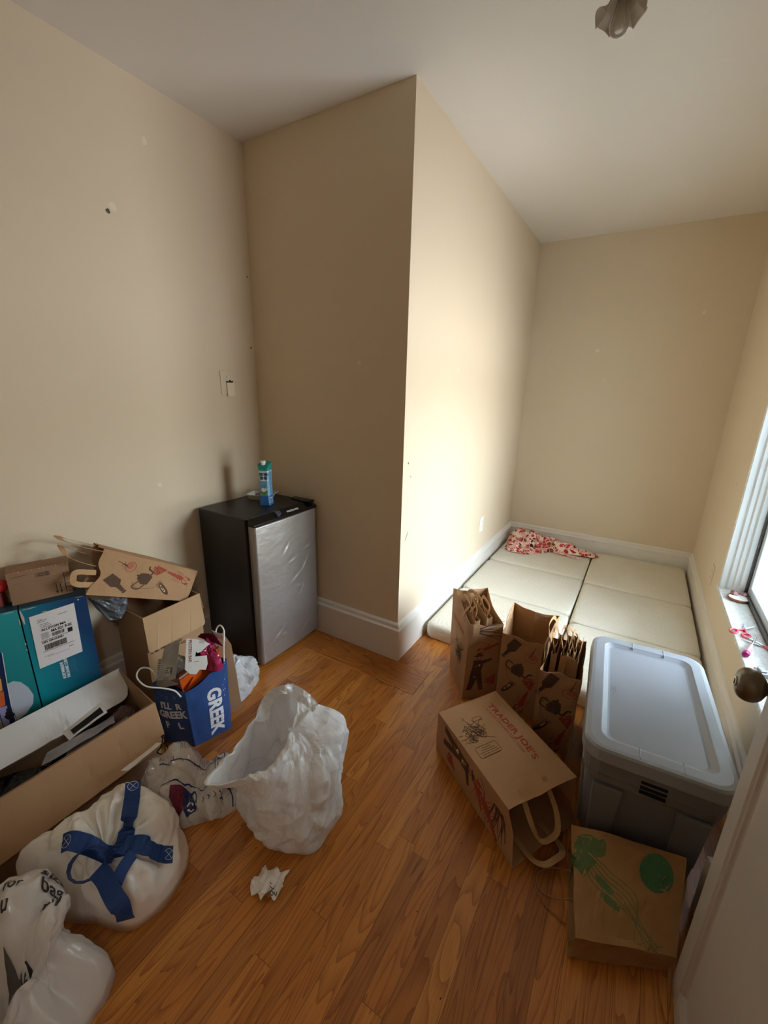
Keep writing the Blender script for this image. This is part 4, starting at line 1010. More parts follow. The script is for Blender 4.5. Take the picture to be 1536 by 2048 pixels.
put(bm, poly2([(-.016, .078), (-.004, .070), (.008, .074), (.017, .084), (.006, .092), (-.010, .090)]), lambda x, y: fr(x, y)-V((0, .0006, 0)), 4, .01)
put(bm, line2([(.003, .082), (.008, .108), (.014, .110)], .0018), lambda x, y: fr(x, y)-V((0, .0009, 0)), 5, .01)
for dx, dy in ((-.014, .100), (-.008, .104), (.016, .098), (-.002, .098)): put(bm, line2([(dx, dy), (dx+.005, dy-.002)], .0018), fr, 5, .01)
sd = drape_map(bv, (.06, 0, 0), (0, 1, 0), (0, 0, 1), .0006, (-1, 0, 0), .02)
for k in range(14): put(bm, rect2(-.016, .06+k*.008, .012-.008*(k % 3), .0625+k*.008), sd, 7, .01)
put(bm, rect2(-.018, .012, .006, .040), sd, 4, .01)
for k in range(8): put(bm, rect2(-.016+k*.0026, .015, -.0148+k*.0026, .037), lambda x, y: sd(x, y)+V((.0004, 0, 0)), 5, .01)
obj('carton_body', bm, [mat('carton_blue', rgb(62, 120, 190), .3, col2=rgb(40, 100, 172), vscale=20), mat('carton_pale_blue', rgb(128, 186, 218), .3, col2=rgb(96, 160, 204), vscale=16), mat('carton_white_line', rgb(230, 240, 240), .3), mat('carton_teal', rgb(22, 150, 142), .3), mat('carton_white', rgb(240, 240, 236), .35), mat('carton_black', rgb(20, 26, 30), .4), mat('coconut_green', rgb(96, 146, 40), .35), mat('carton_fine_print', rgb(70, 132, 186), .3)], t, recalc=False)
bm = NB(); lathe(bm, [(.0105, hh-.008), (.0105, hh+.004), (.013, hh+.004), (.013, hh+.015), (.012, hh+.017), (.001, hh+.0175)], 24); bmesh.ops.translate(bm, verts=bm.verts, vec=(-.004, -.010, 0)); obj('screw_cap', bm, mat('white_cap', rgb(238, 238, 236), .3), t, smooth=False)
# clear clamshell behind the carton
t = thing('plastic_tray', 'empty clear plastic tray on the refrigerator behind the carton', 'tray', (-.795, -.145, .7955), .35)
bm = NB(); loft(bm, [[(x, y, z) for x, y in rrect(a, b, .015, 4)] for z, a, b in ((.0008, .050, .040), (.004, .056, .045), (.030, .066, .056), (.033, .076, .066), (.0325, .080, .070))], 0, True, False)
o = obj('tray_body', bm, film('clear_plastic', rgb(225, 222, 215), .10, .08), t, recalc=False, solid=.0008)

# ------------------------------------------------------------------ broken wall switch
t = thing('light_switch', 'painted-over light switch with its cover loose on the left wall above the refrigerator', 'switch', (-WB, -.19, 1.388), 0, rot=(.02, 0, 0))
bm = NB(); prism(bm, rrect(.036, .058, .005, 3), 0, .004); TM = Matrix(((0, 0, 1, 0), (1, 0, 0, 0), (0, 1, 0, 0), (0, 0, 0, 1))); bmesh.ops.transform(bm, matrix=TM, verts=bm.verts); bmesh.ops.translate(bm, verts=bm.verts, vec=(0, -.012, .012)); obj('back_plate', bm, M['wall'], t, bevel=.0015)
bm = NB(); prism(bm, rrect(.022, .034, .004, 3), .004, .012); bmesh.ops.transform(bm, matrix=TM, verts=bm.verts); bmesh.ops.translate(bm, verts=bm.verts, vec=(0, .006, -.022)); obj('loose_cover', bm, M['spackle'], t, bevel=.0015)
bm = NB(); prism(bm, [(-.018, .010), (.022, .010), (.024, .018), (.010, .016), (.004, .024), (-.004, .015), (-.022, .018)], .004, .0062); bmesh.ops.transform(bm, matrix=TM, verts=bm.verts); bmesh.ops.translate(bm, verts=bm.verts, vec=(0, .004, .002)); obj('toggle_slot', bm, M['black'], t)
bm = NB(); lathe(bm, [(.006, .004), (.006, .008), (.004, .009)], 12); bmesh.ops.transform(bm, matrix=TM, verts=bm.verts); bmesh.ops.translate(bm, verts=bm.verts, vec=(0, -.004, .040)); obj('toggle', bm, M['spackle'], t)

# ------------------------------------------------------------------ cardboard
def cardboard(name, col, v=.10):
    m, nt, b, out = newmat(name); b.inputs['Roughness'].default_value = .78; b.inputs['Specular IOR Level'].default_value = .25
    tc = N(nt, 'ShaderNodeTexCoord'); n1 = N(nt, 'ShaderNodeTexNoise'); n1.inputs['Scale'].default_value = 7; n1.inputs['Detail'].default_value = 6; nt.links.new(tc.outputs['Object'], n1.inputs['Vector'])
    c = mixc(nt, n1.outputs['Fac'], col, tuple(x*(1-v*2) for x in col[:3])+(1,)); nt.links.new(c, b.inputs['Base Color'])
    w = N(nt, 'ShaderNodeTexWave'); w.inputs['Scale'].default_value = 55; w.bands_direction = 'Z'; nt.links.new(tc.outputs['Object'], w.inputs['Vector'])
    h = math_(nt, 'ADD', math_(nt, 'MULTIPLY', w.outputs['Fac'], .12), n1.outputs['Fac'])
    bp = N(nt, 'ShaderNodeBump'); bp.inputs['Strength'].default_value = .15; bp.inputs['Distance'].default_value = .006; nt.links.new(h, bp.inputs['Height']); nt.links.new(bp.outputs[0], b.inputs['Normal'])
    return m
M['card'] = cardboard('corrugated_card', rgb(178, 140, 104)); M['card2'] = cardboard('dull_card', rgb(158, 126, 98)); M['card_white'] = cardboard('white_faced_card', rgb(222, 220, 218), .04)
M['cink'] = mat('card_ink', rgb(60, 44, 34), .8)
def panel(bm, q, th=.004, mi=0, nu=14, nv=8, wob=.0015, seed=1, mi_back=None):
    """a sheet of card over four corners a, b, c, d; thickness away from the face the corners run counter-clockwise on"""
    a, b, c, d = [V(p) for p in q]; n = (b-a).cross(d-a).normalized(); L = [[], []]
    for s in (0, 1):
        for i in range(nu+1):
            row = []
            for j in range(nv+1):
                p = a.lerp(b, i/nu).lerp(d.lerp(c, i/nu), j/nv); row.append(bm.verts.new(p+n*(folds(p, seed)*wob-(th if s else 0))))
            L[s].append(row)
    for i in range(nu):
        for j in range(nv):
            bm.faces.new((L[0][i][j], L[0][i+1][j], L[0][i+1][j+1], L[0][i][j+1])).material_index = mi
            bm.faces.new((L[1][i][j+1], L[1][i+1][j+1], L[1][i+1][j], L[1][i][j])).material_index = mi if mi_back is None else mi_back
    for i in range(nu):
        bm.faces.new((L[0][i+1][0], L[0][i][0], L[1][i][0], L[1][i+1][0])).material_index = mi; bm.faces.new((L[0][i][nv], L[0][i+1][nv], L[1][i+1][nv], L[1][i][nv])).material_index = mi
    for j in range(nv):
        bm.faces.new((L[0][0][j], L[0][0][j+1], L[1][0][j+1], L[1][0][j])).material_index = mi; bm.faces.new((L[0][nu][j+1], L[0][nu][j], L[1][nu][j], L[1][nu][j+1])).material_index = mi
def Z(p, z): return V((p[0], p[1], z))

# open carton, brown inside, white outside
t = thing('open_carton', 'long open cardboard carton with a white flap, in front of the blue carton', 'box', (-.585, -1.25, 0))
fr, fl, br, bl = (-.432, -1.045), (-.432, -1.62), (-.728, -1.012), (-.728, -1.62); RZ = .275
bm = NB()
panel(bm, [Z(fl, .002), Z(fr, .002), Z(fr, RZ), Z(fl, RZ)], .004, 1, mi_back=0); panel(bm, [Z(fr, .002), Z(br, .002), Z(br, RZ+.003), Z(fr, RZ)], .004, 1, mi_back=0)
panel(bm, [Z(br, .002), Z(bl, .002), Z(bl, RZ), Z(br, RZ+.003)], .004, 1, mi_back=0); panel(bm, [Z(bl, .002), Z(fl, .002), Z(fl, RZ), Z(bl, RZ)], .004, 1, mi_back=0)
panel(bm, [Z(fl, .006), Z(bl, .006), Z(br, .006), Z(fr, .006)], .004, 0)
obody = obj('carton_walls', bm, [M['card'], M['card2']], None, recalc=False)
def rflap(name, h0, h1, o0, o1, r0, r1, mt, seed, creases=()):
    """flap from hinge h0-h1 to outer edge o0-o1 with rounded outer corners of radius r0, r1"""
    bm = NB(); h0, h1, o0, o1 = map(V, (h0, h1, o0, o1)); ln = (h1-h0).length; wd = ((o0-h0).length+(o1-h1).length)/2; nu, nv = 60, 14; n = (h1-h0).cross(o0-h0).normalized()
    L = [[], []]
    for s in (0, 1):
        for i in range(nu+1):
            u = i/nu; x = u*ln; e0 = wd; k = 1
            if x < r0: k = 1-(r0-math.sqrt(max(0, r0*r0-(r0-x)**2)))/wd
            if ln-x < r1: k = min(k, 1-(r1-math.sqrt(max(0, r1*r1-(r1-(ln-x))**2)))/wd)
            row = []
            for j in range(nv+1):
                v = j/nv*k; p = h0.lerp(h1, u).lerp(o0.lerp(o1, u), v); d = folds(p, seed)*.003*v
                for cx, cw, ca in creases: d += ca*max(0, 1-abs(x-cx-.03*v)/cw)*v
                row.append(bm.verts.new(p+n*(d-(.0035 if s else 0))))
            L[s].append(row)
    for i in range(nu):
        for j in range(nv):
            bm.faces.new((L[0][i][j], L[0][i+1][j], L[0][i+1][j+1], L[0][i][j+1])); bm.faces.new((L[1][i][j+1], L[1][i+1][j+1], L[1][i+1][j], L[1][i][j]))
    for i in range(nu): bm.faces.new((L[0][i+1][0], L[0][i][0], L[1][i][0], L[1][i+1][0])); bm.faces.new((L[0][i][nv], L[0][i+1][nv], L[1][i+1][nv], L[1][i][nv]))
    for j in range(nv): bm.faces.new((L[0][0][j], L[0][0][j+1], L[1][0][j+1], L[1][0][j])); bm.faces.new((L[0][nu][j+1], L[0][nu][j], L[1][nu][j], L[1][nu][j+1]))
    return obj(name, bm, mt, None, smooth=False)
f1 = rflap('front_flap', (-.430, -1.62, RZ), (-.430, -1.043, RZ), (-.345, -1.62, .150), (-.352, -1.062, .150), .01, .035, M['card'], 3, ((.32, .012, .006), (.42, .010, .004), (.50, .010, -.003), (.20, .01, .003)))
f2 = rflap('white_flap', (-.728, -1.62, RZ+.002), (-.728, -1.012, RZ+.002), (-.612, -1.62, .225), (-.612, -1.035, .212), .01, .04, M['card_white'], 5, ((.36, .012, .006), (.30, .02, -.004), (.46, .010, .003)))
adopt(t, obody, f1, f2)
# packaging inside it
def sheet(name, label, cat, quad, mt, nu=24, nv=14, amp=.006, seed=1, fa=.006, group=None, solid=.0012, extra=None):
    a, b, c, d = [V(p) for p in quad]; n = (b-a).cross(d-a).normalized(); bm = NB()
    def fn(u, v):
        p = a.lerp(b, u).lerp(d.lerp(c, u), v); return p+n*(crease(p, seed, 8, 1.4)*amp+folds(p, seed)*fa)
    grid(bm, nu, nv, fn)
    if extra: extra(bm, fn, n)
    return tag(obj(name, bm, mt, None, recalc=False, solid=solid), label, cat, group)
sheet('padded_mailer', 'creased grey plastic mailer sticking out of the open carton', 'envelope', [(-.475, -1.375, .262), (-.452, -1.170, .270), (-.505, -1.150, .262), (-.530, -1.340, .250)], mat('grey_film', rgb(150, 144, 146), .35, var=.25, vscale=14), amp=.008, seed=31)
sheet('padded_mailer', 'second grey plastic mailer lying lower along the front of the open carton', 'envelope', [(-.448, -1.33, .240), (-.445, -1.13, .262), (-.475, -1.12, .250), (-.50, -1.30, .245)], mat('grey_brown_film', rgb(128, 116, 108), .4, var=.25, vscale=14), amp=.008, seed=32)
def winx(bm, fn, n):
    put(bm, poly2([(.15, .16), (.93, .16), (.93, .66), (.15, .66)]), lambda u, v: fn(u, v)+n*.0012, 1, .1)
sheet('window_envelope', 'white envelope with a dark window rising from the open carton', 'envelope', [(-.515, -1.285, .262), (-.500, -1.168, .292), (-.560, -1.160, .300), (-.572, -1.280, .256)], [mat('white_envelope', rgb(228, 226, 226), .35, var=.08), M['black']], amp=.002, fa=.002, seed=33, extra=winx)
pt, c, a_, b_ = blob_pts([(-.465, -1.08), (-.465, -1.30), (-.465, -1.57), (-.58, -1.585), (-.69, -1.57), (-.69, -1.30), (-.69, -1.08), (-.58, -1.065)], lambda x, y: .12, 90, 30, 6.0, None, 35, .022, 1.0, .03, .012)
bm = NB(); blob(bm, pt, c, a_, b_, .03); tag(obj('refuse_bag', bm, mat('black_bag_film', rgb(20, 19, 20), .3, spec=.4), None), 'black plastic bag filling the bottom of the open carton', 'plastic bag')
pt, c, a_, b_ = blob_pts([(-.45, -1.13), (-.45, -1.06), (-.52, -1.045), (-.60, -1.06), (-.58, -1.15), (-.50, -1.17)], lambda x, y: .07, 48, 14, 2.2, None, 34, .012, 1.5, .15, .012)
bm = NB(); blob(bm, pt, c, a_, b_, .15); tag(obj('snack_pouch', bm, mat('dark_red_foil', rgb(92, 30, 34), .3, col2=rgb(70, 56, 44), vscale=22), None), 'crumpled dark red pouch in the right end of the open carton', 'pouch')

# blue monitor carton standing on end against the wall
S0 = V((-.806, -1.252, 0)); dS = V((.348, .9375, 0)); nS = V((.9375, -.348, 0)); BH = .635
def bp_(s, d, z): return S0+dS*s-nS*d+V((0, 0, z))
t = thing('monitor_carton', 'worn blue and teal product carton with a white shipping label, against the left wall', 'box', tuple(bp_(.05, .04, 0)))
bm = NB()
for s0, s1, mi in ((-.115, -.002, 0), (.002, .193, 1)):
    vs = [bm.verts.new(bp_(*p)) for p in ((s0, 0, .002), (s1, 0, .002), (s1, .080, .002), (s0, .080, .002), (s0, 0, BH), (s1, 0, BH), (s1, .080, BH), (s0, .080, BH))]
    for f, m_ in (((0, 1, 5, 4), mi), ((1, 2, 6, 5), 2), ((2, 3, 7, 6), 2), ((3, 0, 4, 7), 2), ((4, 5, 6, 7), 2), ((3, 2, 1, 0), 2)): bm.faces.new([vs[i] for i in f]).material_index = m_
bm2 = NB()
fm = plane_map(S0, dS, V((0, 0, 1)), .0012)
box_ = bm
# printed picture on the left half: a screen with a sunset, and a round white stand
put(bm, poly2([(-.112, .52), (-.066, .49), (-.071, .42), (-.074, .37), (-.079, .28), (-.078, .20), (-.112, .17)]), fm, 3, .03)
for k, (z0, z1, mi) in enumerate(((.44, .500, 3), (.395, .44, 6), (.345, .395, 5), (.285, .345, 4), (.20, .285, 7))): put(bm, poly2([(-.112, z0), (-.084-.003*k, z0+.004), (-.082-.002*k, z1), (-.112, z1)]), plane_map(S0, dS, V((0, 0, 1)), .0018), mi, .03)
for dx, dz in ((-.088, .262), (-.092, .25), (-.084, .246), (-.096, .238)): put(bm, poly2(ell2(dx, dz, .006, .012, .4)), plane_map(S0, dS, V((0, 0, 1)), .0024), 8, 0)
put(bm, line2([(-.066, .492), (-.071, .42), (-.0745, .37), (-.079, .28), (-.078, .20)], .0022), plane_map(S0, dS, V((0, 0, 1)), .0022), 9, .03)
put(bm, poly2([(-.0735, .368), (-.058, .372), (-.040, .360), (-.024, .330), (-.015, .292), (-.022, .258), (-.045, .228), (-.075, .212), (-.078, .29)]), fm, 10, .03)
# shipping label
lb = plane_map(S0, dS, V((0, 0, 1)), .0016); lt = plane_map(S0, dS, V((0, 0, 1)), .0022)
put(bm, ([(.019, .388), (.150, .408), (.154, .612), (.023, .597)], [(0, 1, 2, 3)]), lb, 11, .05)
sk = lambda vf: ([(x+(y-.5)*.024, y+(x-.03)*.13) for x, y in vf[0]], vf[1])
def lput(vf, mi=8): put(bm, sk(vf), lt, mi, .03)
rr = random.Random(8)
for y, x0, x1, h in ((.575, .040, .055, .003), (.570, .040, .068, .003), (.565, .040, .062, .003), (.555, .044, .070, .003), (.549, .046, .074, .003), (.543, .046, .078, .003)): lput(rect2(x0, y, x1, y+h*.6), 12)
lput(move2(text_polys('ALLSTON MA', .012, .03), .046, .530)); lput(move2(text_polys('MA 021 9-02', .016, .03), .073, .515, 0, .72, .9))
for k in range(22): lput(rect2(.074+k*.0017, .497, .074+k*.0017+rr.uniform(.0004, .0012), .511))
for k in range(7): lput(rect2(.043, .498+k*.0036, .043+rr.uniform(.018, .026), .4996+k*.0036), 12)
lput(rect2(.040, .4905, .134, .4920)); lput(rect2(.120, .492, .1345, .508)); lput(rect2(.040, .4475, .134, .4490)); lput(rect2(.040, .5395, .134, .5400), 12)
lput(move2(text_polys('UPS GROUND', .010, .04), .042, .481))
x = .047
while x < .112: w = rr.uniform(.0005, .0017); lput(rect2(x, .452, x+w, .474)); x += w+rr.uniform(.0005, .0014)
lput(rect2(.042, .428, .068, .4295), 12); lput(rect2(.05, .4235, .115, .4245), 12); lput(rect2(.115, .433, .130, .436), 12); lput(rect2(.10, .592-.02, .128, .594-.02), 12)
put(bm, move2(text_polys('MORE IMMERSIVE', .0135, .04), .086, .318, PI/2+.0, .68, 1), fm, 9, .03); put(bm, move2(text_polys('PANORAMIC CURVE', .0135, .04), .099, .318, PI/2, .68, 1), fm, 9, .03)
for k in range(6): put(bm, rect2(.104+k*.0034, .335, .1050+k*.0034, .395-.004*(k % 3)), fm, 13, .03)
put(bm, line2([(.113, .245), (.100, .243), (.104, .232)], .002), fm, 9, .03)
# scuffs where the print has worn off
for (s0, z0, s1, z1, w) in ((.004, .628, .008, .575, .008), (-.004, .60, -.004, .575, .004), (-.003, .505, -.003, .495, .005), (-.003, .48, -.003, .472, .004), (.01, .629, .05, .630, .003), (.165, .622, .170, .618, .006), (-.04, .631, -.01, .631, .003), (.16, .631, .19, .629, .002), (.06, .606, .075, .604, .003)): put(bm, line2([(s0, z0), ((s0+s1)/2+.001, (z0+z1)/2), (s1, z1)], lambda q, w=w: w*(.4+.6*math.sin(PI*min(1, max(0, q))))), fm, 14, .03)
def tealmat(name, c1, c2, c3, ax):
    m, nt, b, out = newmat(name); b.inputs['Roughness'].default_value = .38; b.inputs['Specular IOR Level'].default_value = .45
    g = N(nt, 'ShaderNodeNewGeometry'); vm = N(nt, 'ShaderNodeVectorMath'); vm.operation = 'DOT_PRODUCT'; nt.links.new(g.outputs['Position'], vm.inputs[0]); vm.inputs[1].default_value = ax[:3]
    n1 = N(nt, 'ShaderNodeTexNoise'); n1.inputs['Scale'].default_value = 9; nt.links.new(g.outputs['Position'], n1.inputs['Vector'])
    f = math_(nt, 'ADD', math_(nt, 'SUBTRACT', vm.outputs['Value'], ax[3]), math_(nt, 'MULTIPLY', math_(nt, 'SUBTRACT', n1.outputs['Fac'], .5), .12))
    r = N(nt, 'ShaderNodeValToRGB'); nt.links.new(f, r.inputs[0]); e = r.color_ramp; e.elements[0].color = c1; e.elements[1].color = c3; el = e.elements.new(.5); el.color = c2
    nt.links.new(r.outputs[0], b.inputs['Base Color']); return m
k_ = 1/.20; sd0 = S0.dot(dS)
right_blue = tealmat('printed_blue', rgb(20, 146, 160), rgb(24, 112, 140), rgb(26, 62, 108), (dS.x*k_, dS.y*k_, 1.2, (sd0)*k_+.45))
PRI = [tealmat('printed_teal', rgb(44, 158, 166), rgb(26, 134, 142), rgb(22, 112, 120), (0, 0, -1.5, -.95)), right_blue, mat('carton_edge_blue', rgb(34, 72, 92), .45, var=.3, vscale=25), mat('screen_navy', rgb(30, 44, 88), .35), mat('sunset_orange', rgb(228, 110, 60), .4), mat('sunset_gold', rgb(236, 170, 84), .4), mat('sunset_rose', rgb(186, 84, 100), .4), mat('dusk_lilac', rgb(170, 160, 214), .4), mat('print_black', rgb(34, 30, 32), .6), mat('print_white', rgb(232, 238, 240), .5), mat('stand_silver', rgb(200, 208, 222), .4), mat('label_paper', rgb(232, 228, 230), .45), mat('label_grey', rgb(130, 124, 126), .6), mat('pale_blue_print', rgb(70, 140, 170), .45), mat('worn_paper', rgb(196, 188, 172), .8)]
o = obj('carton_body', bm, PRI, None, recalc=False); adopt(t, o)

# small carton upside down on top
t = thing('small_carton', 'low brown carton with downward arrows lying on the blue carton', 'box', tuple(bp_(.06, .05, BH)))
bm = NB(); q = [V((-.846, -1.252, 0)), V((-.790, -1.088, 0)), V((-.866, -1.061, 0)), V((-.923, -1.226, 0))]; z0, z1 = BH+.001, BH+.121
vs = [bm.verts.new(p+V((0, 0, z))) for z in (z0, z1) for p in q]
for f in ((0, 1, 5, 4), (1, 2, 6, 5), (2, 3, 7, 6), (3, 0, 4, 7), (4, 5, 6, 7), (3, 2, 1, 0)): bm.faces.new([vs[i] for i in f])
d2 = (q[1]-q[0]).normalized(); fm = plane_map(q[0]+V((0, 0, z0)), d2, V((0, 0, 1)), .0009)
for dx in (.128, .140): put(bm, line2([(dx, .046), (dx, .018)], .0024), fm, 1, .03); put(bm, poly2([(dx-.004, .020), (dx+.004, .020), (dx, .008)]), fm, 1, 0)
put(bm, line2([(.120, .050), (.148, .050)], .0016), fm, 1, .03); put(bm, line2([(.155, .01), (.155, .085), (.195, .085), (.195, .01)], .002, True), fm, 1, .03)
for k in range(4): put(bm, line2([(.157, .026+k*.015), (.193, .026+k*.015)], .0016), fm, 1, .03)
put(bm, rect2(.078, .086, .118, .104), fm, 2, .03); put(bm, curve2(ell2(.093, .095, .008, .005), .0018, 2, True), plane_map(q[0]+V((0, 0, z0)), d2, V((0, 0, 1)), .0014), 1, 0)
for k in range(3): put(bm, rect2(.105, .089+k*.005, .114, .092+k*.005), plane_map(q[0]+V((0, 0, z0)), d2, V((0, 0, 1)), .0014), 1, 0)
put(bm, line2([(.012, .101), (.055, .104)], .0012), fm, 1, .03); put(bm, rect2(.010, .076, .120, .077), fm, 2, .03)
for k in range(16): put(bm, poly2([(.008+k*.0115, .1205), (.014+k*.0115, .1205), (.011+k*.0115, .1205-.006*((k*7) % 3)/2-.001)]), fm, 3, 0)
o = obj('carton_body', bm, [M['card2'], M['cink'], mat('faded_print', rgb(128, 100, 80), .8), mat('torn_edge', rgb(184, 158, 130), .9)], None); adopt(t, o)
bm = NB(); lathe(bm, [(.001, 0), (.018, .002), (.023, .014), (.02, .03), (.008, .036), (.001, .0362)], 18); o = obj('red_pump_cap', bm, mat('red_plastic', rgb(204, 44, 40), .35), None, smooth=True); o.location = (-.895, -1.262, BH+.055); o.rotation_euler = (0, .5, 0)
bm = NB(); lathe(bm, [(.026, -.0), (.027, .05), (.010, .058)], 18); o2 = obj('bottle_body', bm, mat('dark_red_label', rgb(120, 40, 40), .4), None)
t = thing('red_capped_bottle', 'bottle with a red cap showing left of the small carton by the wall', 'bottle', (-.896, -1.278, BH)); o2.location = (-.896, -1.278, BH+.001); adopt(t, o, o2)

# mid carton with the flap folded down
t = thing('shipping_carton', 'open brown carton with its front flap folded down, beside the refrigerator', 'box', (-.80, -.77, 0))
a, b, c, d = (-.702, -.906), (-.700, -.640), (-.912, -.640), (-.912, -.906); HZ = .462
bm = NB()
panel(bm, [Z(a, .002), Z(b, .002), Z(b, HZ), Z(a, HZ)], .004, 0); panel(bm, [Z(b, .002), Z(c, .002), Z(c, HZ), Z(b, HZ)], .004, 0, seed=2); panel(bm, [Z(c, .002), Z(d, .002), Z(d, HZ), Z(c, HZ)], .004, 0, seed=3); panel(bm, [Z(d, .002), Z(a, .002), Z(a, HZ), Z(d, HZ)], .004, 0, seed=4); panel(bm, [Z(a, .01), Z(d, .01), Z(c, .01), Z(b, .01)], .004, 0)
fm = plane_map((-.701, -.906, 0), (0, 1, 0), (0, 0, 1), .0022)
put(bm, move2(text_polys('IC. ME:  9.44 LBS  4.28 KGS', .017, .01), .012, .285, -.06, .74, 1), fm, 1, .03); put(bm, move2(text_polys('ME: 3.33 KGS', .017, .01), .10, .262, -.06, .74, 1), fm, 1, .03)
w1 = obj('carton_walls', bm, [M['card'], M['cink']], None, recalc=False)
f3 = rflap('front_flap', (-.698, -.640, HZ+.002), (-.698, -.906, HZ+.002), (-.684, -.637, .306), (-.684, -.908, .302), .012, .012, cardboard('pale_card_inside', rgb(192, 156, 118)), 7, ((.05, .006, -.003), (.14, .006, -.003), (.20, .006, .003)))
f4 = rflap('rear_flap', (-.912, -.640, HZ+.001), (-.702, -.640, HZ+.001), (-.905, -.612, .36), (-.72, -.610, .36), .01, .02, M['card2'], 9)
f5 = rflap('inner_flap', (-.715, -.901, HZ-.001), (-.905, -.901, HZ-.001), (-.73, -.862, HZ-.05), (-.89, -.862, HZ-.05), .01, .01, M['card'], 10)
adopt(t, w1, f3, f4, f5)
bm = NB(); grid(bm, 16, 12, lambda u, v: V((-.75-.10*u, -.603+.0*u-.010*v*(1-v), .45-.16*v))+V((crease((u, v, 0), 41, 6, .5)*.008, crease((u, v, .3), 42, 6, .5)*.006, 0)))
tag(obj('hanging_film', bm, film('clear_wrap', rgb(200, 196, 190), .18, .2), None, recalc=False, solid=.0004), 'strip of clear plastic film hanging behind the flap carton by the refrigerator', 'wrapper')

# printed bag lying across the cartons
top = [(-.720, -1.078, .640), (-.800, -.957, .763), (-.895, -.950, .768), (-.780, -1.064, .650)]; base = [(-.722, -.694, .440), (-.800, -.568, .522), (-.895, -.575, .528), (-.84, -.70, .455)]
top = [top[0], top[3], top[2], top[1]]; base = [base[0], base[3], base[2], base[1]]
top = top[::-1]; base = base[::-1]
top = top[-1:]+top[:-1]; base = base[-1:]+base[:-1]
g = Bag(base, top, (12, 10), 30, (0, .004, .01, .012), (.012, .004, .004, .004), .004, 17, .03)
prints(g, 0, P_gusset(.41))
r5 = thing('paper_grocery_bag', 'brown paper grocery bag with printed bottle and teapot lying across the cartons', 'bag', (-.80, -.83, .60), group=GB)
hb = NB(); handle_loop(hb, (-.800, -.985, .768), (-.885, -.975, .772), (.1, -.75, .42), (0, .3, .9), .125, .020, .012); handle_loop(hb, (-.755, -1.04, .74), (-.85, -1.02, .76), (.12, -.75, .5), (0, .4, .8), .085, .020, .012)
h3 = NB(); handle_loop(h3, (-.775, -1.035, .700), (-.74, -1.060, .668), (.05, -.55, .25), (.9, -.2, .4), .05, .020, .004)
adopt(r5, g.make('bag_body'), obj('handle', hb, M['handle']), obj('handle', h3, M['handle']))
bm = NB(); grid(bm, 18, 14, lambda u, v: V((-.728-.05*v*(1-u), -1.050+.115*u, .600-.018*u-.085*(1-(2*u-1)**2)*(v)-.05*u*v))+V((crease((u, v, 0), 44, 6, .6)*.010, 0, crease((u, v, .4), 45, 6, .6)*.006)))
tag(obj('plastic_sleeve', bm, mat('smoky_film', rgb(112, 116, 124), .3, var=.3, vscale=30, trans=.2), None, recalc=False, solid=.0006), 'grey translucent plastic sleeve hanging below the printed bag on the cartons', 'sleeve')
# ------------------------------------------------------------------ blue paper bag of packaging
M['navy'] = mat('blue_coated_paper', rgb(54, 88, 150), .42, spec=.4, var=.22, vscale=12, bump=.08, bscale=50)
M['bagwhite'] = mat('white_print', rgb(232, 234, 238), .5)
M['bagspeck'] = mat('pale_blue_print', rgb(96, 128, 190), .5)
base = [(-.530, -.985, 0), (-.392, -.935, 0), (-.352, -.792, 0), (-.505, -.800, 0)]
top = [(-.545, -.985, .270), (-.398, -.945, .262), (-.338, -.790, .345), (-.520, -.790, .325)]
g = Bag(base, top, (12, 12), 26, (.006, -.006, .01, .0), (.010, .016, .006, .006), .005, 23, .02)
f1 = g.side(1); f0 = g.side(0)
# side 1 faces the window: big white word reading downwards; side 0: hand-lettered lines
put(g.bm, move2(text_polys('GREEK', .075, .04, 1.02), -.006, .240, -PI/2, .95, .95), f1, 1, .01)
put(g.bm, move2(text_polys("I'LL  R", .036, .03), -.050, .165, .10, 1), f0, 1, .01); put(g.bm, move2(text_polys('GREEK', .042, .03), -.062, .122, .14, 1), f0, 1, .01); put(g.bm, move2(text_polys('F    L', .040, .03), -.040, .075, .14, 1), f0, 1, .01)
rr = random.Random(6)
for k in range(26): put(g.bm, poly2(ell2(rr.uniform(-.065, .065), rr.uniform(.18, .25), rr.uniform(.001, .0022), rr.uniform(.001, .002), 0, 7)), f0, 2, 0)
for k in range(6): put(g.bm, poly2(ell2(rr.uniform(.05, .066), rr.uniform(.16, .32), .0012, .003, 0, 7)), f1, 1, 0)
for x, y in ((-.02, .215), (.02, .225)): put(g.bm, line2(ell2(x, y, .006, .006), .0016, True), f0, 2, 0)
t = thing('gift_carrier_bag', 'blue paper bag with white hand lettering, overflowing with wrappers, by the refrigerator', 'bag', (-.445, -.88, 0))
rope = mat('white_cord', rgb(232, 230, 224), .7, bump=.3, bscale=300)
h1 = NB(); tube(h1, catmull([(-.410, -.955, .245), (-.425, -.968, .275), (-.455, -.995, .292), (-.50, -1.030, .305), (-.545, -1.035, .330), (-.560, -1.010, .345), (-.545, -.985, .335), (-.530, -.972, .300), (-.525, -.968, .26)], 8), .0031, 8)
h2 = NB(); tube(h2, catmull([(-.345, -.800, .325), (-.343, -.800, .37), (-.346, -.792, .42), (-.362, -.775, .455), (-.395, -.765, .462), (-.420, -.765, .44), (-.43, -.77, .40)], 8), .0031, 8)
adopt(t, g.make('bag_body', None, [M['navy'], M['bagwhite'], M['bagspeck']]), obj('handle', h1, rope, None, smooth=True), obj('handle', h2, rope, None, smooth=True))
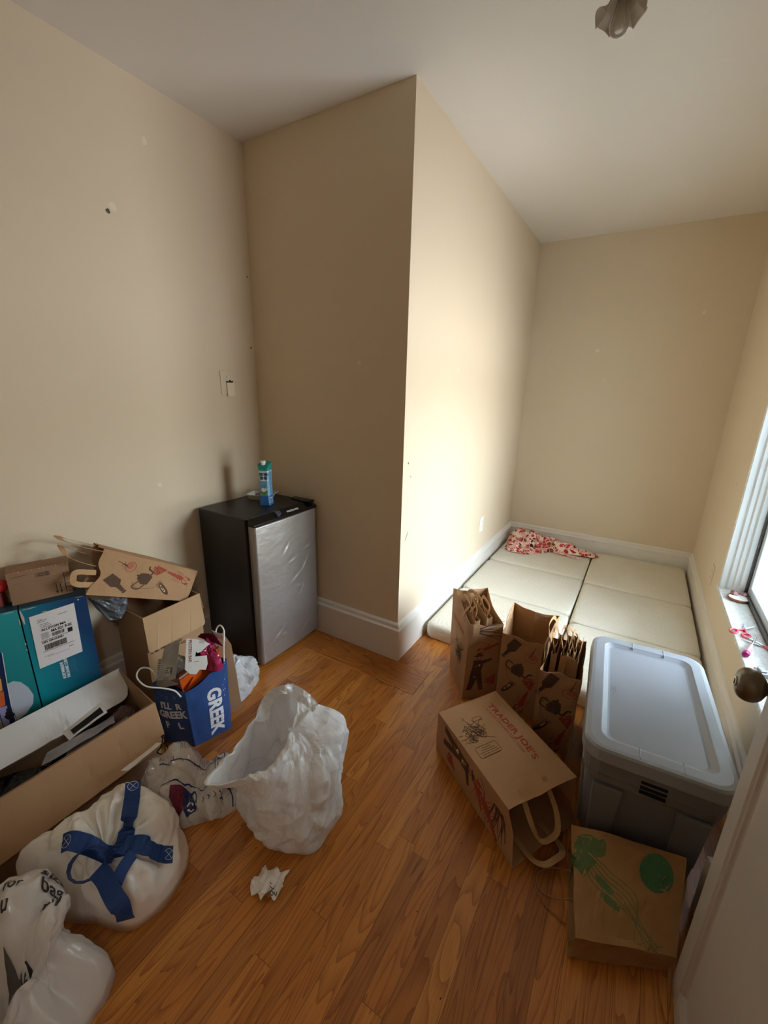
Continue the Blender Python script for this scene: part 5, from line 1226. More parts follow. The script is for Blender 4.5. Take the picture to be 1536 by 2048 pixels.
# things stuffed in it
def cboard(name, label, cat, origin, ux, uy, outline, mts, th=.0012, marks=(), bend=0.0, group=None, k=1.0):
    """a bent card outline in a plane: origin + x*ux + y*uy"""
    outline = [(x*k, y*k) for x, y in outline]; marks = [(([(x*k, y*k) for x, y in vf_[0]], vf_[1]), mi) for vf_, mi in marks]
    o = V(origin); ux = V(ux).normalized(); n = ux.cross(V(uy)).normalized(); uy = n.cross(ux); bm = NB(); vf = poly2(outline)
    def fn(x, y): return o+ux*x+uy*y+n*(bend*math.sin(x*40)*.01)
    put(bm, vf, fn, 0, .02); bmesh.ops.recalc_face_normals(bm, faces=bm.faces)
    ext = bmesh.ops.extrude_face_region(bm, geom=bm.faces[:]); bmesh.ops.translate(bm, verts=[e for e in ext['geom'] if isinstance(e, bmesh.types.BMVert)], vec=-n*th)
    bmesh.ops.recalc_face_normals(bm, faces=bm.faces)
    for vf2, mi in marks: put(bm, vf2, lambda x, y: fn(x, y)+n*.0007, mi, .02)
    return tag(obj(name, bm, mts, None, recalc=False), label, cat, group)
WHITE = mat('white_carton_board', rgb(226, 228, 228), .45, var=.05); GREYP = mat('printed_grey_board', rgb(140, 132, 118), .5, var=.3, vscale=30); CHOC = mat('chocolate_print', rgb(84, 56, 44), .5); DKG = mat('dark_print', rgb(60, 56, 52), .5); REDP = mat('packet_red', rgb(120, 20, 34), .32, var=.15); ORG = mat('orange_board', rgb(226, 96, 26), .4, var=.12, vscale=40); BRNO = mat('brown_orange_board', rgb(150, 80, 40), .5, var=.2)
# white side of the torn bar box: x runs down the picture
uxp = V((.62, -.50, -.52)); uyp = V((.60, .78, .0))
cboard('snack_bar_box', 'torn white snack bar box on top of the blue bag of wrappers', 'box', (-.462, -.872, .436), uxp, uyp,
       [(0, 0), (.006, .026), (.018, .052), (.030, .066), (.034, .058), (.050, .040), (.052, .030), (.046, .026), (.062, .024), (.064, .056), (.090, .058), (.108, .052), (.104, .036), (.116, .026), (.112, .010), (.096, -.004)], [WHITE, mat('red_brown_print', rgb(140, 72, 52), .5), DKG],
       marks=[(move2(text_polys('PROTEIN BAR', .0125, .02), .006, .006, 0, .92, 1), 1), (line2([(.014, .036), (.02, .05)], .001), 2), (line2([(.018, .034), (.025, .05)], .001), 2), (line2([(.078, .02), (.078, .034)], .0012), 2)], k=1.28)
cboard('snack_bar_sleeve', 'grey printed sleeve of the torn bar box, left of its white side', 'box', (-.476, -.892, .430), (.60, -.52, -.50), (-.60, -.72, -.25),
       [(0, 0), (.116, .006), (.118, .024), (.104, .030), (.100, .018), (.080, .016), (.074, .034), (.112, .042), (.108, .058), (.062, .052), (.012, .046), (0, .034)], [GREYP, CHOC, WHITE, DKG],
       marks=[(poly2(ell2(.022, .024, .014, .008)), 1), (poly2(ell2(.048, .034, .016, .007, .4)), 1), (poly2(ell2(.060, .022, .010, .005)), 2), (rect2(.012, .004, .030, .008), 3), (rect2(.034, .005, .050, .009), 3), (rect2(.02, .042, .046, .045), 3)], k=1.25)
pt, c, a_, b_ = blob_pts([(-.545, -.955), (-.50, -.985), (-.455, -.95), (-.44, -.89), (-.49, -.86), (-.535, -.885)], lambda x, y: .085, 48, 14, 2.4, None, 51, .012, 1.5, .275, .010)
bm = NB(); blob(bm, pt, c, a_, b_, .275); tag(obj('clear_wrapper', bm, film('crinkled_clear_wrap', rgb(196, 190, 176), .16, .18), None), 'crinkled clear wrapper bulging from the left of the blue bag', 'wrapper')
cboard('nutrition_card', 'pale printed nutrition card inside the crinkled clear wrapper', 'card', (-.552, -.945, .352), (.55, -.52, -.50), (.55, .60, .05), [(0, 0), (.075, 0), (.075, .050), (0, .050)], [mat('card_cream', rgb(190, 182, 160), .6), DKG],
       marks=[(rect2(.004+k*.0072, .003, .0075+k*.0072, .020+.004*(k % 3)), 1) for k in range(9)]+[(rect2(.006+k*.009, .028, .010+k*.009, .046-.004*(k % 2)), 1) for k in range(7)])
def pouch(name, label, outline, h, z0, mt, seed, amp=.012, cat='pouch'):
    pt, c, a_, b_ = blob_pts(outline, lambda x, y: h, 70, 24, 2.2, None, seed, amp*1.6, 1.5, z0, .010); bm = NB(); blob(bm, pt, c, a_, b_, z0)
    return tag(obj(name, bm, mt, None), label, cat)
MAG = mat('magenta_foil', rgb(168, 34, 84), .22, spec=.6, var=.35, vscale=14, coat=.3)
pouch('foil_pouch', 'crumpled magenta foil pouch at the back right of the blue bag', [(-.345, -.84), (-.352, -.80), (-.40, -.775), (-.455, -.785), (-.455, -.83), (-.40, -.86)], .105, .315, MAG, 61, .016)
cboard('foil_pouch', 'dark maroon pouch lip standing behind the magenta pouch in the blue bag', 'pouch', (-.495, -.805, .395), (.92, .38, -.10), (.25, -.2, .9), [(0, 0), (.085, -.02), (.11, -.03), (.08, .035), (.055, .040), (.02, .026)], [mat('maroon_film', rgb(108, 26, 58), .3, var=.2)])
cboard('card_insert', 'small white card with a red dot between the maroon pouch and the rope handle', 'card', (-.425, -.775, .405), (.95, .2, -.15), (.1, -.3, .9), [(0, 0), (.055, 0), (.052, .045), (.02, .036), (-.004, .040)], [WHITE, REDP], marks=[(poly2(ell2(.04, .022, .003, .003, 0, 8)), 1)])
cboard('red_packet', 'dark red packet with faint white writing at the front of the blue bag', 'packet', (-.515, -.950, .270), (.93, .10, -.04), (.3, .62, .72), [(0, .0), (.115, -.002), (.120, .05), (.09, .075), (.03, .055)], [REDP, mat('packet_lettering', rgb(208, 160, 160), .5)], marks=[(move2(text_polys('ippil', .018, .02), .030, .014, .05), 1)])
t = thing('orange_carton', 'flattened orange carton with a white edge tucked behind the blue front of the bag', 'carton', (-.37, -.87, .30))
bm = NB(); P0 = V((-.420, -.938, .240)); a = V((.045, .150, .062)); up = V((.01, -.012, .075)); dp = V((-.022, .008, 0))
def slab(bm, o, a, up, dp, mi):
    vs = [bm.verts.new(o+a*i+up*j+dp*k) for i in (0, 1) for j in (0, 1) for k in (0, 1)]
    for f in ((0, 1, 3, 2), (4, 6, 7, 5), (0, 4, 5, 1), (2, 3, 7, 6), (0, 2, 6, 4), (1, 5, 7, 3)): bm.faces.new([vs[i] for i in f]).material_index = mi
slab(bm, P0, a, up, dp*.35, 0); slab(bm, P0+dp*.36-up*.08, a*.95, up*1.12, dp*.3, 1); slab(bm, P0+dp*.70+a*.02-up*.1, a, up*1.15, dp*.5, 2)
f = plane_map(P0, a, up, .0009)
for k in range(5): put(bm, poly2(ell2(.105+k*.010, .056+.008*(k % 2), .004, .007, .3, 9)), f, 3, 0)
o = obj('carton_body', bm, [ORG, WHITE, BRNO, mat('yellow_print', rgb(236, 170, 60), .45)], None); adopt(t, o)
# ------------------------------------------------------------------ small white bag and torn kraft paper behind it
M['film_white'] = mat('white_film', rgb(244, 245, 246), .28, spec=.5, var=.06, vscale=5, trans=.35, coat=.15)
M['film_grey'] = mat('milky_film', rgb(224, 226, 228), .22, spec=.5, var=.12, vscale=8, trans=.3, coat=.2)
pt, c, a_, b_ = blob_pts([(-.462, -.715), (-.440, -.64), (-.474, -.535), (-.53, -.50), (-.60, -.52), (-.64, -.60), (-.60, -.69), (-.53, -.73)], bumps([(-.54, -.60, .085, .20), (-.485, -.65, .05, .13)], .01), 72, 22, 2.0, (-.545, -.61), 71, .030, 1.0, 0, .012)
bm = NB(); blob(bm, pt, c, a_, b_); tag(obj('plastic_bag', bm, M['film_grey'], None), 'small milky plastic bag on the floor between the blue bag and the refrigerator', 'plastic bag')
cboard('torn_paper', 'torn piece of brown paper standing between the blue bag and the small plastic bag', 'paper', (-.475, -.735, .23), (.55, .6, .1), (-.3, .1, .95), [(0, -.225), (.06, -.215), (.065, .07), (.04, .13), (0, .10)], [M['kraft']])
# ------------------------------------------------------------------ upright white carrier bag on the floor
RG = [
 (0.001, [(.030, -.950), (.022, -1.022), (.126, -1.048), (.248, -1.013), (.278, -.955), (.240, -.870), (.140, -.825), (.050, -.865)]),
 (.05,  [(.010, -.950), (.016, -1.034), (.128, -1.066), (.254, -1.028), (.290, -.952), (.252, -.852), (.140, -.800), (.030, -.845)]),
 (.12,  [(-.005, -.950), (.030, -1.048), (.128, -1.070), (.250, -1.026), (.296, -.942), (.268, -.835), (.140, -.780), (.015, -.830)]),
 (.20,  [(-.002, -.960), (.058, -1.078), (.150, -1.078), (.243, -1.015), (.313, -.930), (.280, -.815), (.140, -.762), (.005, -.822)]),
 (.27,  [(.010, -.995), (.052, -1.130), (.152, -1.105), (.222, -1.000), (.306, -.895), (.262, -.808), (.130, -.770), (-.010, -.825)]),
 (.32,  [(.026, -1.030), (.050, -1.172), (.158, -1.112), (.186, -1.000), (.235, -.885), (.200, -.815), (.085, -.792), (-.030, -.840)]),
 (.345, [(.034, -1.030), (.062, -1.168), (.142, -1.092), (.158, -.995), (.135, -.930), (.108, -.872), (.050, -.826), (-.035, -.868)]),
]
RIMZ = [.335, .318, .322, .338, .360, .382, .395, .356]
nth, nz = 208, 84
lv = [(z, catmull([(x, y, 0) for x, y in r], nth//8, True)) for z, r in RG]
def wb(k, t):
    x = t*(len(lv)-1); i = min(int(x), len(lv)-2); f = x-i; P = [lv[max(0, min(len(lv)-1, i+d))] for d in (-1, 0, 1, 2)]
    def cr(a, b, c, d): return .5*((2*b)+(c-a)*f+(2*a-5*b+4*c-d)*f*f+(3*b-a-3*c+d)*f**3)
    p = V((cr(*[q[1][k].x for q in P]), cr(*[q[1][k].y for q in P]), cr(*[q[0] for q in P])))
    if t > .66:
        u = k/nth*8; j = int(u) % 8; ff = u-int(u); rz = RIMZ[j]*(1-ff)+RIMZ[(j+1) % 8]*ff; w = ((t-.66)/.34)**1.6; p.z = p.z*(1-w)+rz*w
    c = V((.14, -.93, p.z)); n = (p-c).normalized(); e = min(1, t*4+.15)
    d = (.5-facet(p, 81, .75, (1, 1, .8), 2))*.026*e+(.5-facet(p, 87, .42, (1, 1, .8), 1))*.042*e+(.5-facet(p, 88, 2.4, (1, 1, 1), 1))*.0045*e+folds(p, 82, .8)*.010*e
    p = p+n*d+V((0, 0, (facet(p, 83, 1.2)-.5)*.05*max(0, t-.6)))
    p.z = max(.001, p.z); return p
bm = NB(); rings = [[bm.verts.new(wb(k, j/nz)) for k in range(nth)] for j in range(nz+1)]
for a, b in zip(rings, rings[1:]):
    for k in range(nth): bm.faces.new((a[k], a[(k+1) % nth], b[(k+1) % nth], b[k]))
cb = bm.verts.new((.14, -.93, .001))
for k in range(nth): bm.faces.new((rings[0][(k+1) % nth], rings[0][k], cb))
bm.normal_update(); bv = BVHTree.FromBMesh(bm)
fs = drape_map(bv, (.10, -1.30, 0), (.96, .28, 0), (0, 0, 1), .001, (-.28, .96, 0), .05)
def fsf(x, y):
    d = V((-.28, .96, 0)); p = V((.10, -1.35, 0))+V((.96, .28, 0))*x+V((0, 0, y)); h = bv.ray_cast(p, d, .5); return h[0]-d*.0015 if h[0] else None
for k in range(5): put(bm, curve2([(-.062+k*.004, .17), (-.050+k*.004, .12), (-.030+k*.004, .06), (.0+k*.005, .015)], .0012, 6), fsf, 1, .012)
t = thing('plastic_carrier_bag', 'large crumpled white plastic carrier bag standing open in the middle of the floor', 'plastic bag', (.14, -.93, 0))
wbody = obj('bag_body', bm, [mat('white_carrier_film', rgb(246, 247, 248), .28, spec=.5, var=.02, vscale=5, trans=.42, coat=.2), mat('faint_grey_print', rgb(128, 124, 128), .5)], None, recalc=False, solid=.0005)
# torn handle loops folded in over the mouth
def loopsheet(pts, w, n, seed):
    bm = NB(); c = catmull(pts, 10); m = len(c)-1
    def fn(u, v):
        i = min(int(u*m), m-1); f = u*m-i; p = c[i].lerp(c[i+1], f); tt = (c[i+1]-c[i]).normalized(); s = tt.cross(V(n)).normalized()
        q = p+s*(v-.5)*w(u); return q+V(n).normalized()*((facet(q, seed, 1.3)-.5)*.030)
    grid(bm, 40, 10, fn); return bm
h1 = loopsheet([(.150, -.835, .36), (.100, -.835, .395), (.050, -.845, .408), (.010, -.870, .395), (-.005, -.905, .360), (.010, -.935, .325)], lambda u: .026+.022*abs(2*u-1), (.4, -.7, .6), 84)
h2 = loopsheet([(.160, -1.08, .325), (.120, -1.115, .338), (.085, -1.120, .334), (.060, -1.090, .325), (.045, -1.045, .318)], lambda u: .030+.02*abs(2*u-1), (.2, -.5, .85), 85)
wm = M['film_white']
h2.free(); adopt(t, wbody, obj('handle', h1, wm, None, recalc=False, solid=.0005))
# ------------------------------------------------------------------ crumpled paper scrap
bm = NB()
def cp(u, v):
    x, y = (u-.5)*.105, (v-.5)*.085; p = V((x, y, 0)); r = math.hypot(x/.05, y/.045)
    p = p*(1-.12*abs(crease(p, 91, 8, 2.5)))
    return V((p.x, p.y, max(.001, .020+.016*crease((x, y, 0), 92, 8, 3.0)+.012*folds((x, y, 0), 93, 3)-.010*r)))
ol_ = [(-.052, -.012), (-.040, -.040), (-.018, -.034), (-.004, -.046), (.010, -.030), (.036, -.040), (.050, -.006), (.040, .014), (.046, .044), (.022, .030), (.004, .038), (-.014, .028), (-.034, .044), (-.040, .012)]
def cpm(x, y): return cp(x/.105+.5, y/.085+.5)
put(bm, poly2(ol_), cpm, 0, .0045); bmesh.ops.recalc_face_normals(bm, faces=bm.faces)
for f in bm.faces:
    if f.normal.z < 0: f.normal_flip()
for k in range(5): put(bm, rect2(.006, -.004-k*.005, .022-.003*(k % 2), -.0022-k*.005), lambda x, y: cpm(x, y)+V((0, 0, .0012)), 1, .004)
put(bm, move2(text_polys('MOH', .012, .04), .010, -.036, .2), lambda x, y: cpm(x, y)+V((0, 0, .0012)), 1, .004)
o = obj('paper_scrap', bm, [mat('crumpled_white_paper', rgb(228, 222, 212), .6, var=.1, vscale=20), DKG], None, recalc=False, solid=.0006); o.location = (.218, -1.128, 0); o.rotation_euler = (0, 0, .35); tag(o, 'crumpled scrap of white printed paper lying alone on the floorboards', 'paper')
# ------------------------------------------------------------------ printed clear bag, flattened
M['ctop'] = mat('printed_clear_film', rgb(232, 228, 222), .16, spec=.6, var=.15, vscale=9, trans=.3, coat=.5)
ol = [(-.290, -1.205), (-.335, -1.190), (-.340, -1.120), (-.335, -1.040), (-.310, -.990), (-.265, -.945), (-.190, -.905), (-.130, -.910), (-.075, -.950), (-.045, -1.005), (-.060, -1.065), (-.105, -1.105), (-.140, -1.155), (-.215, -1.195)]
Hf = bumps([(-.25, -1.05, .10, .140), (-.16, -.98, .10, .110), (-.21, -1.13, .09, .125), (-.29, -1.14, .08, .170)], .012)
pt, c, a_, b_ = blob_pts(ol, Hf, 190, 64, 2.6, (-.20, -1.05), 101, .026, 1.0, 0, .012)
bm = NB(); blob(bm, pt, c, a_, b_); bm.normal_update(); bv = BVHTree.FromBMesh(bm)
# local frame: x along the bag towards the big carrier bag, y towards the refrigerator
A0 = V((-.30, -1.14, 0)); ax = V((.62, .785, 0)).normalized(); ay = V((-ax.y, ax.x, 0))
def dm(x, y, l=.0030):
    p = A0+ax*x+ay*y; h = bv.ray_cast(V((p.x, p.y, .5)), V((0, 0, -1))); return h[0]+h[1].normalized()*l if h[0] else None
NAV = 1; RED_ = 2; GRY = 3
for x0 in (.190, .217): put(bm, line2([(x0, -.06), (x0+.004, .09)], .0024), dm, NAV, .008)
put(bm, rect2(.1915, -.06, .2155, .09), lambda x, y: dm(x, y, .0018), 4, .006)
for pts in ([(.245, .080), (.254, .078), (.254, .064), (.245, .062)], [(.247, .050), (.254, .050), (.256, .042), (.250, .036), (.243, .040), (.246, .050), (.244, .055)], [(.258, .030), (.246, .028)], [(.246, .028), (.243, .014), (.250, .010), (.256, .016), (.250, .024)], [(.246, .010), (.244, -.012), (.252, -.020), (.256, -.012), (.250, -.004)], [(.246, -.026), (.246, -.044), (.256, -.046), (.256, -.034)]): put(bm, curve2([(x-.045, y) for x, y in pts], .0026, 5), dm, NAV, .006)
for x, y in ((.213, .004), (.213, -.003), (.197, -.048)): put(bm, poly2(ell2(x, y, .0016, .0016, 0, 7)), dm, NAV, 0)
rr = random.Random(12)
for k in range(18): put(bm, rect2(.082+.0055*k, .012, .0835+.0055*k, .012+rr.uniform(.03, .075)), dm, GRY, .008)
for k in range(26): x, y = rr.uniform(.02, .22), rr.uniform(-.05, .07); put(bm, rect2(x, y, x+.0022, y+rr.uniform(.006, .011)), dm, RED_, 0)
for y0, x0, x1 in ((-.020, .02, .26), (-.075, .03, .17)): put(bm, curve2([(x0+(x1-x0)*q/9, y0+rr.uniform(-.004, .004)) for q in range(10)], .0028, 4), dm, NAV, .006)
put(bm, curve2([(.16, -.075), (.215, -.082), (.236, -.090), (.238, -.125)], .0036, 6), dm, NAV, .006)
put(bm, poly2([(.055, -.085), (.09, -.080), (.10, -.11), (.075, -.125), (.05, -.105)]), dm, 5, .006); put(bm, poly2([(.09, -.080), (.125, -.084), (.130, -.12), (.10, -.132), (.085, -.115)]), dm, NAV, .006)
put(bm, curve2([(.10, -.112), (.11, -.102), (.12, -.112), (.112, -.122), (.102, -.118)], .003, 5), lambda x, y: dm(x, y, .0042), 4, .006)
for k in range(4): put(bm, curve2([(.145+k*.018, -.10), (.152+k*.018, -.108), (.146+k*.018, -.118)], .0026, 5), dm, NAV if k % 2 else RED_, .006)
tag(obj('printed_plastic_bag', bm, [M['ctop'], mat('navy_print', rgb(34, 44, 92), .4), mat('rust_print', rgb(150, 90, 88), .5), mat('grey_print', rgb(140, 132, 134), .5), mat('white_panel', rgb(226, 226, 224), .35), mat('maroon_print', rgb(108, 32, 56), .4)], None, recalc=False), 'crumpled shiny plastic bag printed with blue lines and lettering, beside the blue paper bag', 'plastic bag')
sheet('white_receipt', 'curled strip of white paper between the open carton and the printed plastic bag', 'paper', [(-.312, -1.235, .205), (-.288, -1.225, .212), (-.300, -1.105, .215), (-.324, -1.110, .205)], mat('thin_white_paper', rgb(230, 228, 224), .55), 20, 8, .004, 36, .006)
bm = NB(); tube(bm, catmull([(-.345, -1.075, .19), (-.338, -1.09, .165), (-.350, -1.10, .14), (-.335, -1.085, .13), (-.348, -1.07, .15), (-.34, -1.06, .125), (-.325, -1.03, .105), (-.36, -1.01, .10)], 8), .0022, 7); lathe(bm, [(.001, 0), (.006, .001), (.007, .006), (.001, .008)], 12, 0, Matrix.Translation((-.346, -1.074, .187)))
tag(obj('black_cord', bm, M['gloss'], None, smooth=True), 'tangled black cord hanging at the corner of the open carton flap', 'cord')
# ------------------------------------------------------------------ big white sack with blue webbing straps
M['sack'] = mat('white_woven_sack', rgb(244, 241, 235), .30, spec=.5, var=.05, vscale=6, bump=.06, bscale=300, coat=.25)
ol = [(-.095, -1.185), (-.030, -1.230), (.008, -1.295), (.014, -1.355), (-.014, -1.405), (-.110, -1.448), (-.20, -1.482), (-.28, -1.518), (-.332, -1.528), (-.338, -1.38), (-.315, -1.29), (-.27, -1.228), (-.17, -1.198)]
Hf0 = bumps([(-.20, -1.31, .20, .205), (-.20, -1.42, .20, .215), (-.06, -1.36, .16, .175), (-.26, -1.47, .16, .215)], .01)
G = V((-.098, -1.392, 0))
def Hs(x, y):
    h = Hf0(x, y); d = V((x, y, 0))-G; r = d.length; a = math.atan2(d.y, d.x)
    # gathered pleats fanning away from the knot
    k = math.exp(-((r-.07)/.055)**2)*max(0, math.cos((a-2.25)*.75))**.5
    h += .020*math.sin(a*14)*k; h -= .022*math.exp(-(r/.03)**2)
    return h
pt, c, a_, b_ = blob_pts(ol, Hs, 210, 80, 5.0, (-.15, -1.35), 111, .022, .70, 0, .012)
bm = NB(); blob(bm, pt, c, a_, b_); bm.normal_update(); bvs = BVHTree.FromBMesh(bm)
def sm(x, y, l=.0022):
    h = bvs.ray_cast(V((x, y, .6)), V((0, 0, -1))); return h[0]+V((0, 0, l)) if h[0] else V((x, y, .05))
def smn(x, y): 
    h = bvs.ray_cast(V((x, y, .6)), V((0, 0, -1))); return h[0]+h[1]*.0014 if h[0] else None
for pts, w in (([(-.312, -1.500), (-.298, -1.475), (-.308, -1.445), (-.296, -1.42)], .007), ([(-.300, -1.395), (-.296, -1.37), (-.286, -1.345), (-.283, -1.325)], .006)): put(bm, curve2(pts, lambda q, w=w: w*(.35+.65*math.sin(PI*min(1, max(0, q)))), 6), smn, 1, .008)
t = thing('storage_sack', 'large white sack with blue webbing straps slumped on the floor', 'sack', (-.14, -1.38, 0))
sk_ = obj('sack_body', bm, [M['sack'], mat('navy_sack_print', rgb(44, 50, 74), .5)], None, smooth=True, recalc=False)
BLU = [mat('blue_webbing', rgb(26, 58, 116), .55, spec=.3, var=.12, vscale=30, bump=.2, bscale=400), mat('white_stitching', rgb(206, 212, 224), .6)]
def strap(path, w=.044, lift=.004, stitch=(0, 1)):
    bm = NB(); c = catmull([(x, y, 0) for x, y in path], 10); P = []
    for i, p in enumerate(c):
        d = (c[min(i+1, len(c)-1)]-c[max(i-1, 0)]).normalized(); zz_ = sorted(sm(p.x-d.y*q*w, p.y+d.x*q*w, 0).z for q in (-.48, -.25, 0, .25, .48)); P.append(V((p.x, p.y, (zz_[-1]*2+zz_[-2])/3+lift)))
    for _ in range(5): P = [P[0]]+[(P[i-1]+P[i]*2+P[i+1])/4 for i in range(1, len(P)-1)]+[P[-1]]
    nrm = []
    for p in P:
        h = bvs.ray_cast(V((p.x, p.y, .6)), V((0, 0, -1))); nrm.append((h[1]+V((0, 0, 1.5))).normalized() if h[0] else V((0, 0, 1)))
    strip(bm, P, w, nrm, 0, .0022)
    for e in stitch:
        i0 = 2 if e == 0 else len(P)-3; a = P[i0]; d = (P[i0+1]-P[i0-1]).normalized(); n = nrm[i0]; s = d.cross(n).normalized(); q = .013
        f = lambda x, y: a+d*x+s*y+n*.0022
        put(bm, line2(ell2(0, 0, q, q*1.05, 0, 20), .0011, True), f, 1, 0); put(bm, line2([(-q*.7, -q*.7), (q*.7, q*.7)], .0011), f, 1, 0); put(bm, line2([(-q*.7, q*.7), (q*.7, -q*.7)], .0011), f, 1, 0)
    return obj('strap', bm, BLU, None, recalc=False)
s1 = strap([(-.172, -1.448), (-.122, -1.412), (-.068, -1.362), (-.030, -1.312), (-.006, -1.268)], .042, .015)
s2 = strap([(-.176, -1.262), (-.130, -1.296), (-.085, -1.345), (-.055, -1.375)], .040, .012, (0,))
def ribbon(pts, w, nrm, seg=10):
    bm = NB(); c = catmull(pts, seg); strip(bm, c, w, nrm, 0, .0022); return obj('strap', bm, BLU, None, recalc=False)
z = max(sm(q[0], q[1], 0).z for q in ((-.05, -1.40), (-.03, -1.42), (-.09, -1.43), (-.06, -1.45), (-.02, -1.39), (-.12, -1.42)))-.004
ax_ = V((.62, -.38, .68)).normalized(); A_ = ax_.cross(V((0, 0, 1))).normalized(); B_ = ax_.cross(A_)
rc_ = V((-.088, -1.432, z+.030)); rp = [rc_+(A_*math.cos(q*PI/7)*.040+B_*math.sin(q*PI/7)*.034)+ax_*.004*math.sin(q*.9) for q in range(14)]; rp.append(rp[0])
bm = NB(); strip(bm, rp, .034, [(p-rc_).normalized() for p in rp], 0, .0022); s3 = obj('strap', bm, BLU, None, recalc=False)
s4 = ribbon([(-.055, -1.425, z+.030), (-.020, -1.425, z+.026), (.006, -1.428, z+.018), (.030, -1.430, z+.008), (.048, -1.428, z-.010), (.054, -1.426, z-.05)], .040, (.1, -.3, .95))
s5 = ribbon([(-.030, -1.352, z+.014), (-.018, -1.375, z+.020), (-.004, -1.398, z+.022), (.004, -1.416, z+.012), (-.004, -1.428, z+.006)], .030, (.75, -.35, .55))
adopt(t, sk_, s1, s2, s3, s4, s5)
# ------------------------------------------------------------------ thin white bag in the near corner
ol = [(-.318, -1.590), (-.205, -1.572), (-.110, -1.535), (-.040, -1.482), (.030, -1.462), (.070, -1.495), (.100, -1.560), (.130, -1.640), (.120, -1.720), (.02, -1.760), (-.16, -1.765), (-.30, -1.72), (-.35, -1.62)]
Hf = bumps([(-.005, -1.525, .10, .245), (-.10, -1.56, .11, .255), (.07, -1.62, .09, .21), (-.22, -1.60, .12, .27), (-.14, -1.68, .11, .33)], .01)
pt, c, a_, b_ = blob_pts(ol, Hf, 220, 80, 6.0, (-.08, -1.60), 121, .028, .80, 0, .016)
bm = NB(); blob(bm, pt, c, a_, b_); bm.normal_update(); bvp = BVHTree.FromBMesh(bm)
B0 = V((-.012, -1.535, 0)); bx = V((.70, -.71, 0)); by = V((.71, .70, 0))
def pm(x, y, l=.0032):
    p = B0+bx*x+by*y; h = bvp.ray_cast(V((p.x, p.y, .6)), V((0, 0, -1))); return h[0]+h[1]*l if h[0] else None
for s, x, y, a, sz in (('size', -.060, -.040, PI/2+.2, .030), ('bag', -.034, -.030, PI/2+.25, .028), ('Silly', -.004, -.020, PI/2+.3, .028), ('a for', -.020, -.105, PI/2+.2, .030), ('you', .010, -.105, PI/2+.2, .030)): put(bm, move2(text_polys(s, sz, .02), x, y, a, .8, 1), pm, 1, .006)
put(bm, poly2([(.030, -.075), (.050, -.045), (.085, -.090)]), pm, 2, .006); put(bm, move2(text_polys('(s)', .024, .02), .060, -.05, PI/2+.4), pm, 1, .006)
tag(obj('thin_plastic_bag', bm, [mat('thin_white_film', rgb(246, 244, 242), .20, spec=.55, var=.04, vscale=5, trans=.36, coat=.4), mat('black_print', rgb(44, 42, 42), .5), mat('grey_logo', rgb(92, 90, 90), .5)], None, smooth=True, recalc=False), 'thin shiny white plastic bag with faint black lettering in front of the strapped sack', 'plastic bag')
# ------------------------------------------------------------------ light
wd = bpy.data.worlds.new('overcast_day'); bpy.context.scene.world = wd; wd.use_nodes = True
nt = wd.node_tree; nt.nodes.clear()
wo = nt.nodes.new('ShaderNodeOutputWorld'); bg = nt.nodes.new('ShaderNodeBackground'); nt.links.new(bg.outputs[0], wo.inputs[0])
tc = nt.nodes.new('ShaderNodeTexCoord'); sp = nt.nodes.new('ShaderNodeSeparateXYZ'); nt.links.new(tc.outputs['Generated'], sp.inputs[0])
nz = nt.nodes.new('ShaderNodeTexNoise'); nz.inputs['Scale'].default_value = 9; nz.inputs['Detail'].default_value = 4; nt.links.new(tc.outputs['Generated'], nz.inputs['Vector'])
zz = math_(nt, 'ADD', sp.outputs[2], math_(nt, 'MULTIPLY', math_(nt, 'SUBTRACT', nz.outputs['Fac'], .5), .10))
rp = nt.nodes.new('ShaderNodeValToRGB'); nt.links.new(math_(nt, 'MULTIPLY_ADD', zz, .5), rp.inputs[0])
rp.inputs[0].links[0].from_node.inputs[2].default_value = .5
e = rp.color_ramp
SKY = [(0.0, (.34, .35, .36, 1)), (.49, (.47, .49, .50, 1)), (.50, (.19, .20, .16, 1)), (.555, (.22, .23, .18, 1)), (.585, (.57, .66, .72, 1)), (.72, (.66, .78, .88, 1)), (1.0, (.68, .80, .95, 1))]
e.elements[0].position, e.elements[0].color = SKY[0]; e.elements[1].position, e.elements[1].color = SKY[-1]
for p_, c_ in SKY[1:-1]: el = e.elements.new(p_); el.color = c_
nt.links.new(rp.outputs[0], bg.inputs[0]); bg.inputs[1].default_value = 30.0
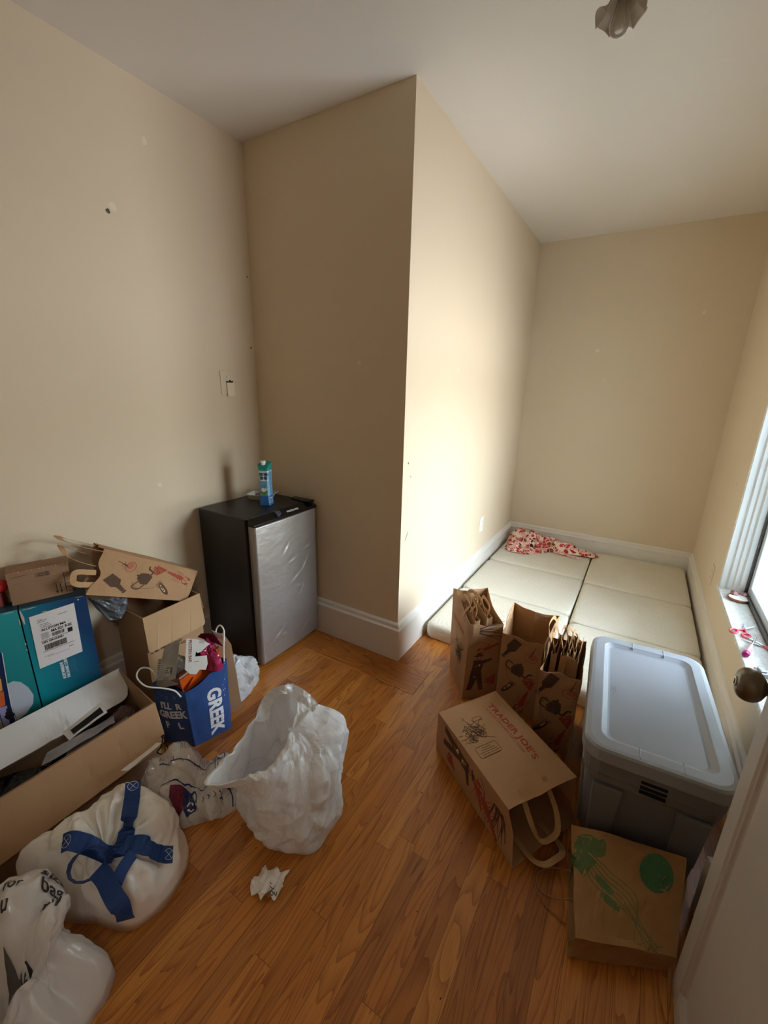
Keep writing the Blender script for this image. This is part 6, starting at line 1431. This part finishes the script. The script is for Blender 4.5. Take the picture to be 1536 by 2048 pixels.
# daylight is sampled through the window opening
ld = bpy.data.lights.new('window_daylight', 'AREA'); ld.shape = 'RECTANGLE'; ld.size = WY1-WY0; ld.size_y = WZ1-WZ0; ld.cycles.is_portal = True
lo = bpy.data.objects.new('window_daylight', ld); C.objects.link(lo); lo.location = (W+.19, (WY0+WY1)/2, (WZ0+WZ1)/2)
lo.rotation_euler = Matrix(((0, 0, 1), (1, 0, 0), (0, 1, 0))).to_euler()
# fill light added in the unseen hall; brightens the room's left through the doorway
hl = bpy.data.lights.new('added_hall_fill', 'POINT'); hl.energy = 13; hl.shadow_soft_size = .12; hl.color = (1.0, .98, .95)
ho = bpy.data.objects.new('added_hall_fill', hl); C.objects.link(ho); ho.location = (1.58, -2.26, 2.34)
# ------------------------------------------------------------------ camera
cam = bpy.data.cameras.new('camera'); co = bpy.data.objects.new('camera', cam); C.objects.link(co)
cam.sensor_fit = 'HORIZONTAL'; cam.sensor_width = 36; cam.lens = 844.134/1536*36; cam.clip_start = .02
yaw, pit, rol = 0.54069, 0.28829, 0.02236
f = V((-math.sin(yaw)*math.cos(pit), math.cos(yaw)*math.cos(pit), -math.sin(pit))); r = f.cross(V((0, 0, 1))).normalized(); u = r.cross(f)
r2 = r*math.cos(rol)+u*math.sin(rol); u2 = -r*math.sin(rol)+u*math.cos(rol)
co.matrix_world = Matrix(((r2.x, u2.x, -f.x, .9296), (r2.y, u2.y, -f.y, -1.7121), (r2.z, u2.z, -f.z, 1.3960), (0, 0, 0, 1)))
sc = bpy.context.scene; sc.camera = co
sc.view_settings.view_transform = 'Standard'; sc.view_settings.look = 'None'; sc.view_settings.gamma = 1; sc.view_settings.exposure = 0.12
sc.view_settings.use_curve_mapping = False
sc.cycles.use_denoising = True; sc.cycles.max_bounces = 10; sc.cycles.diffuse_bounces = 8; sc.cycles.transparent_max_bounces = 16
sc.cycles.caustics_reflective = False; sc.cycles.caustics_refractive = False; sc.cycles.sample_clamp_indirect = 8
sc.cycles.use_light_tree = True
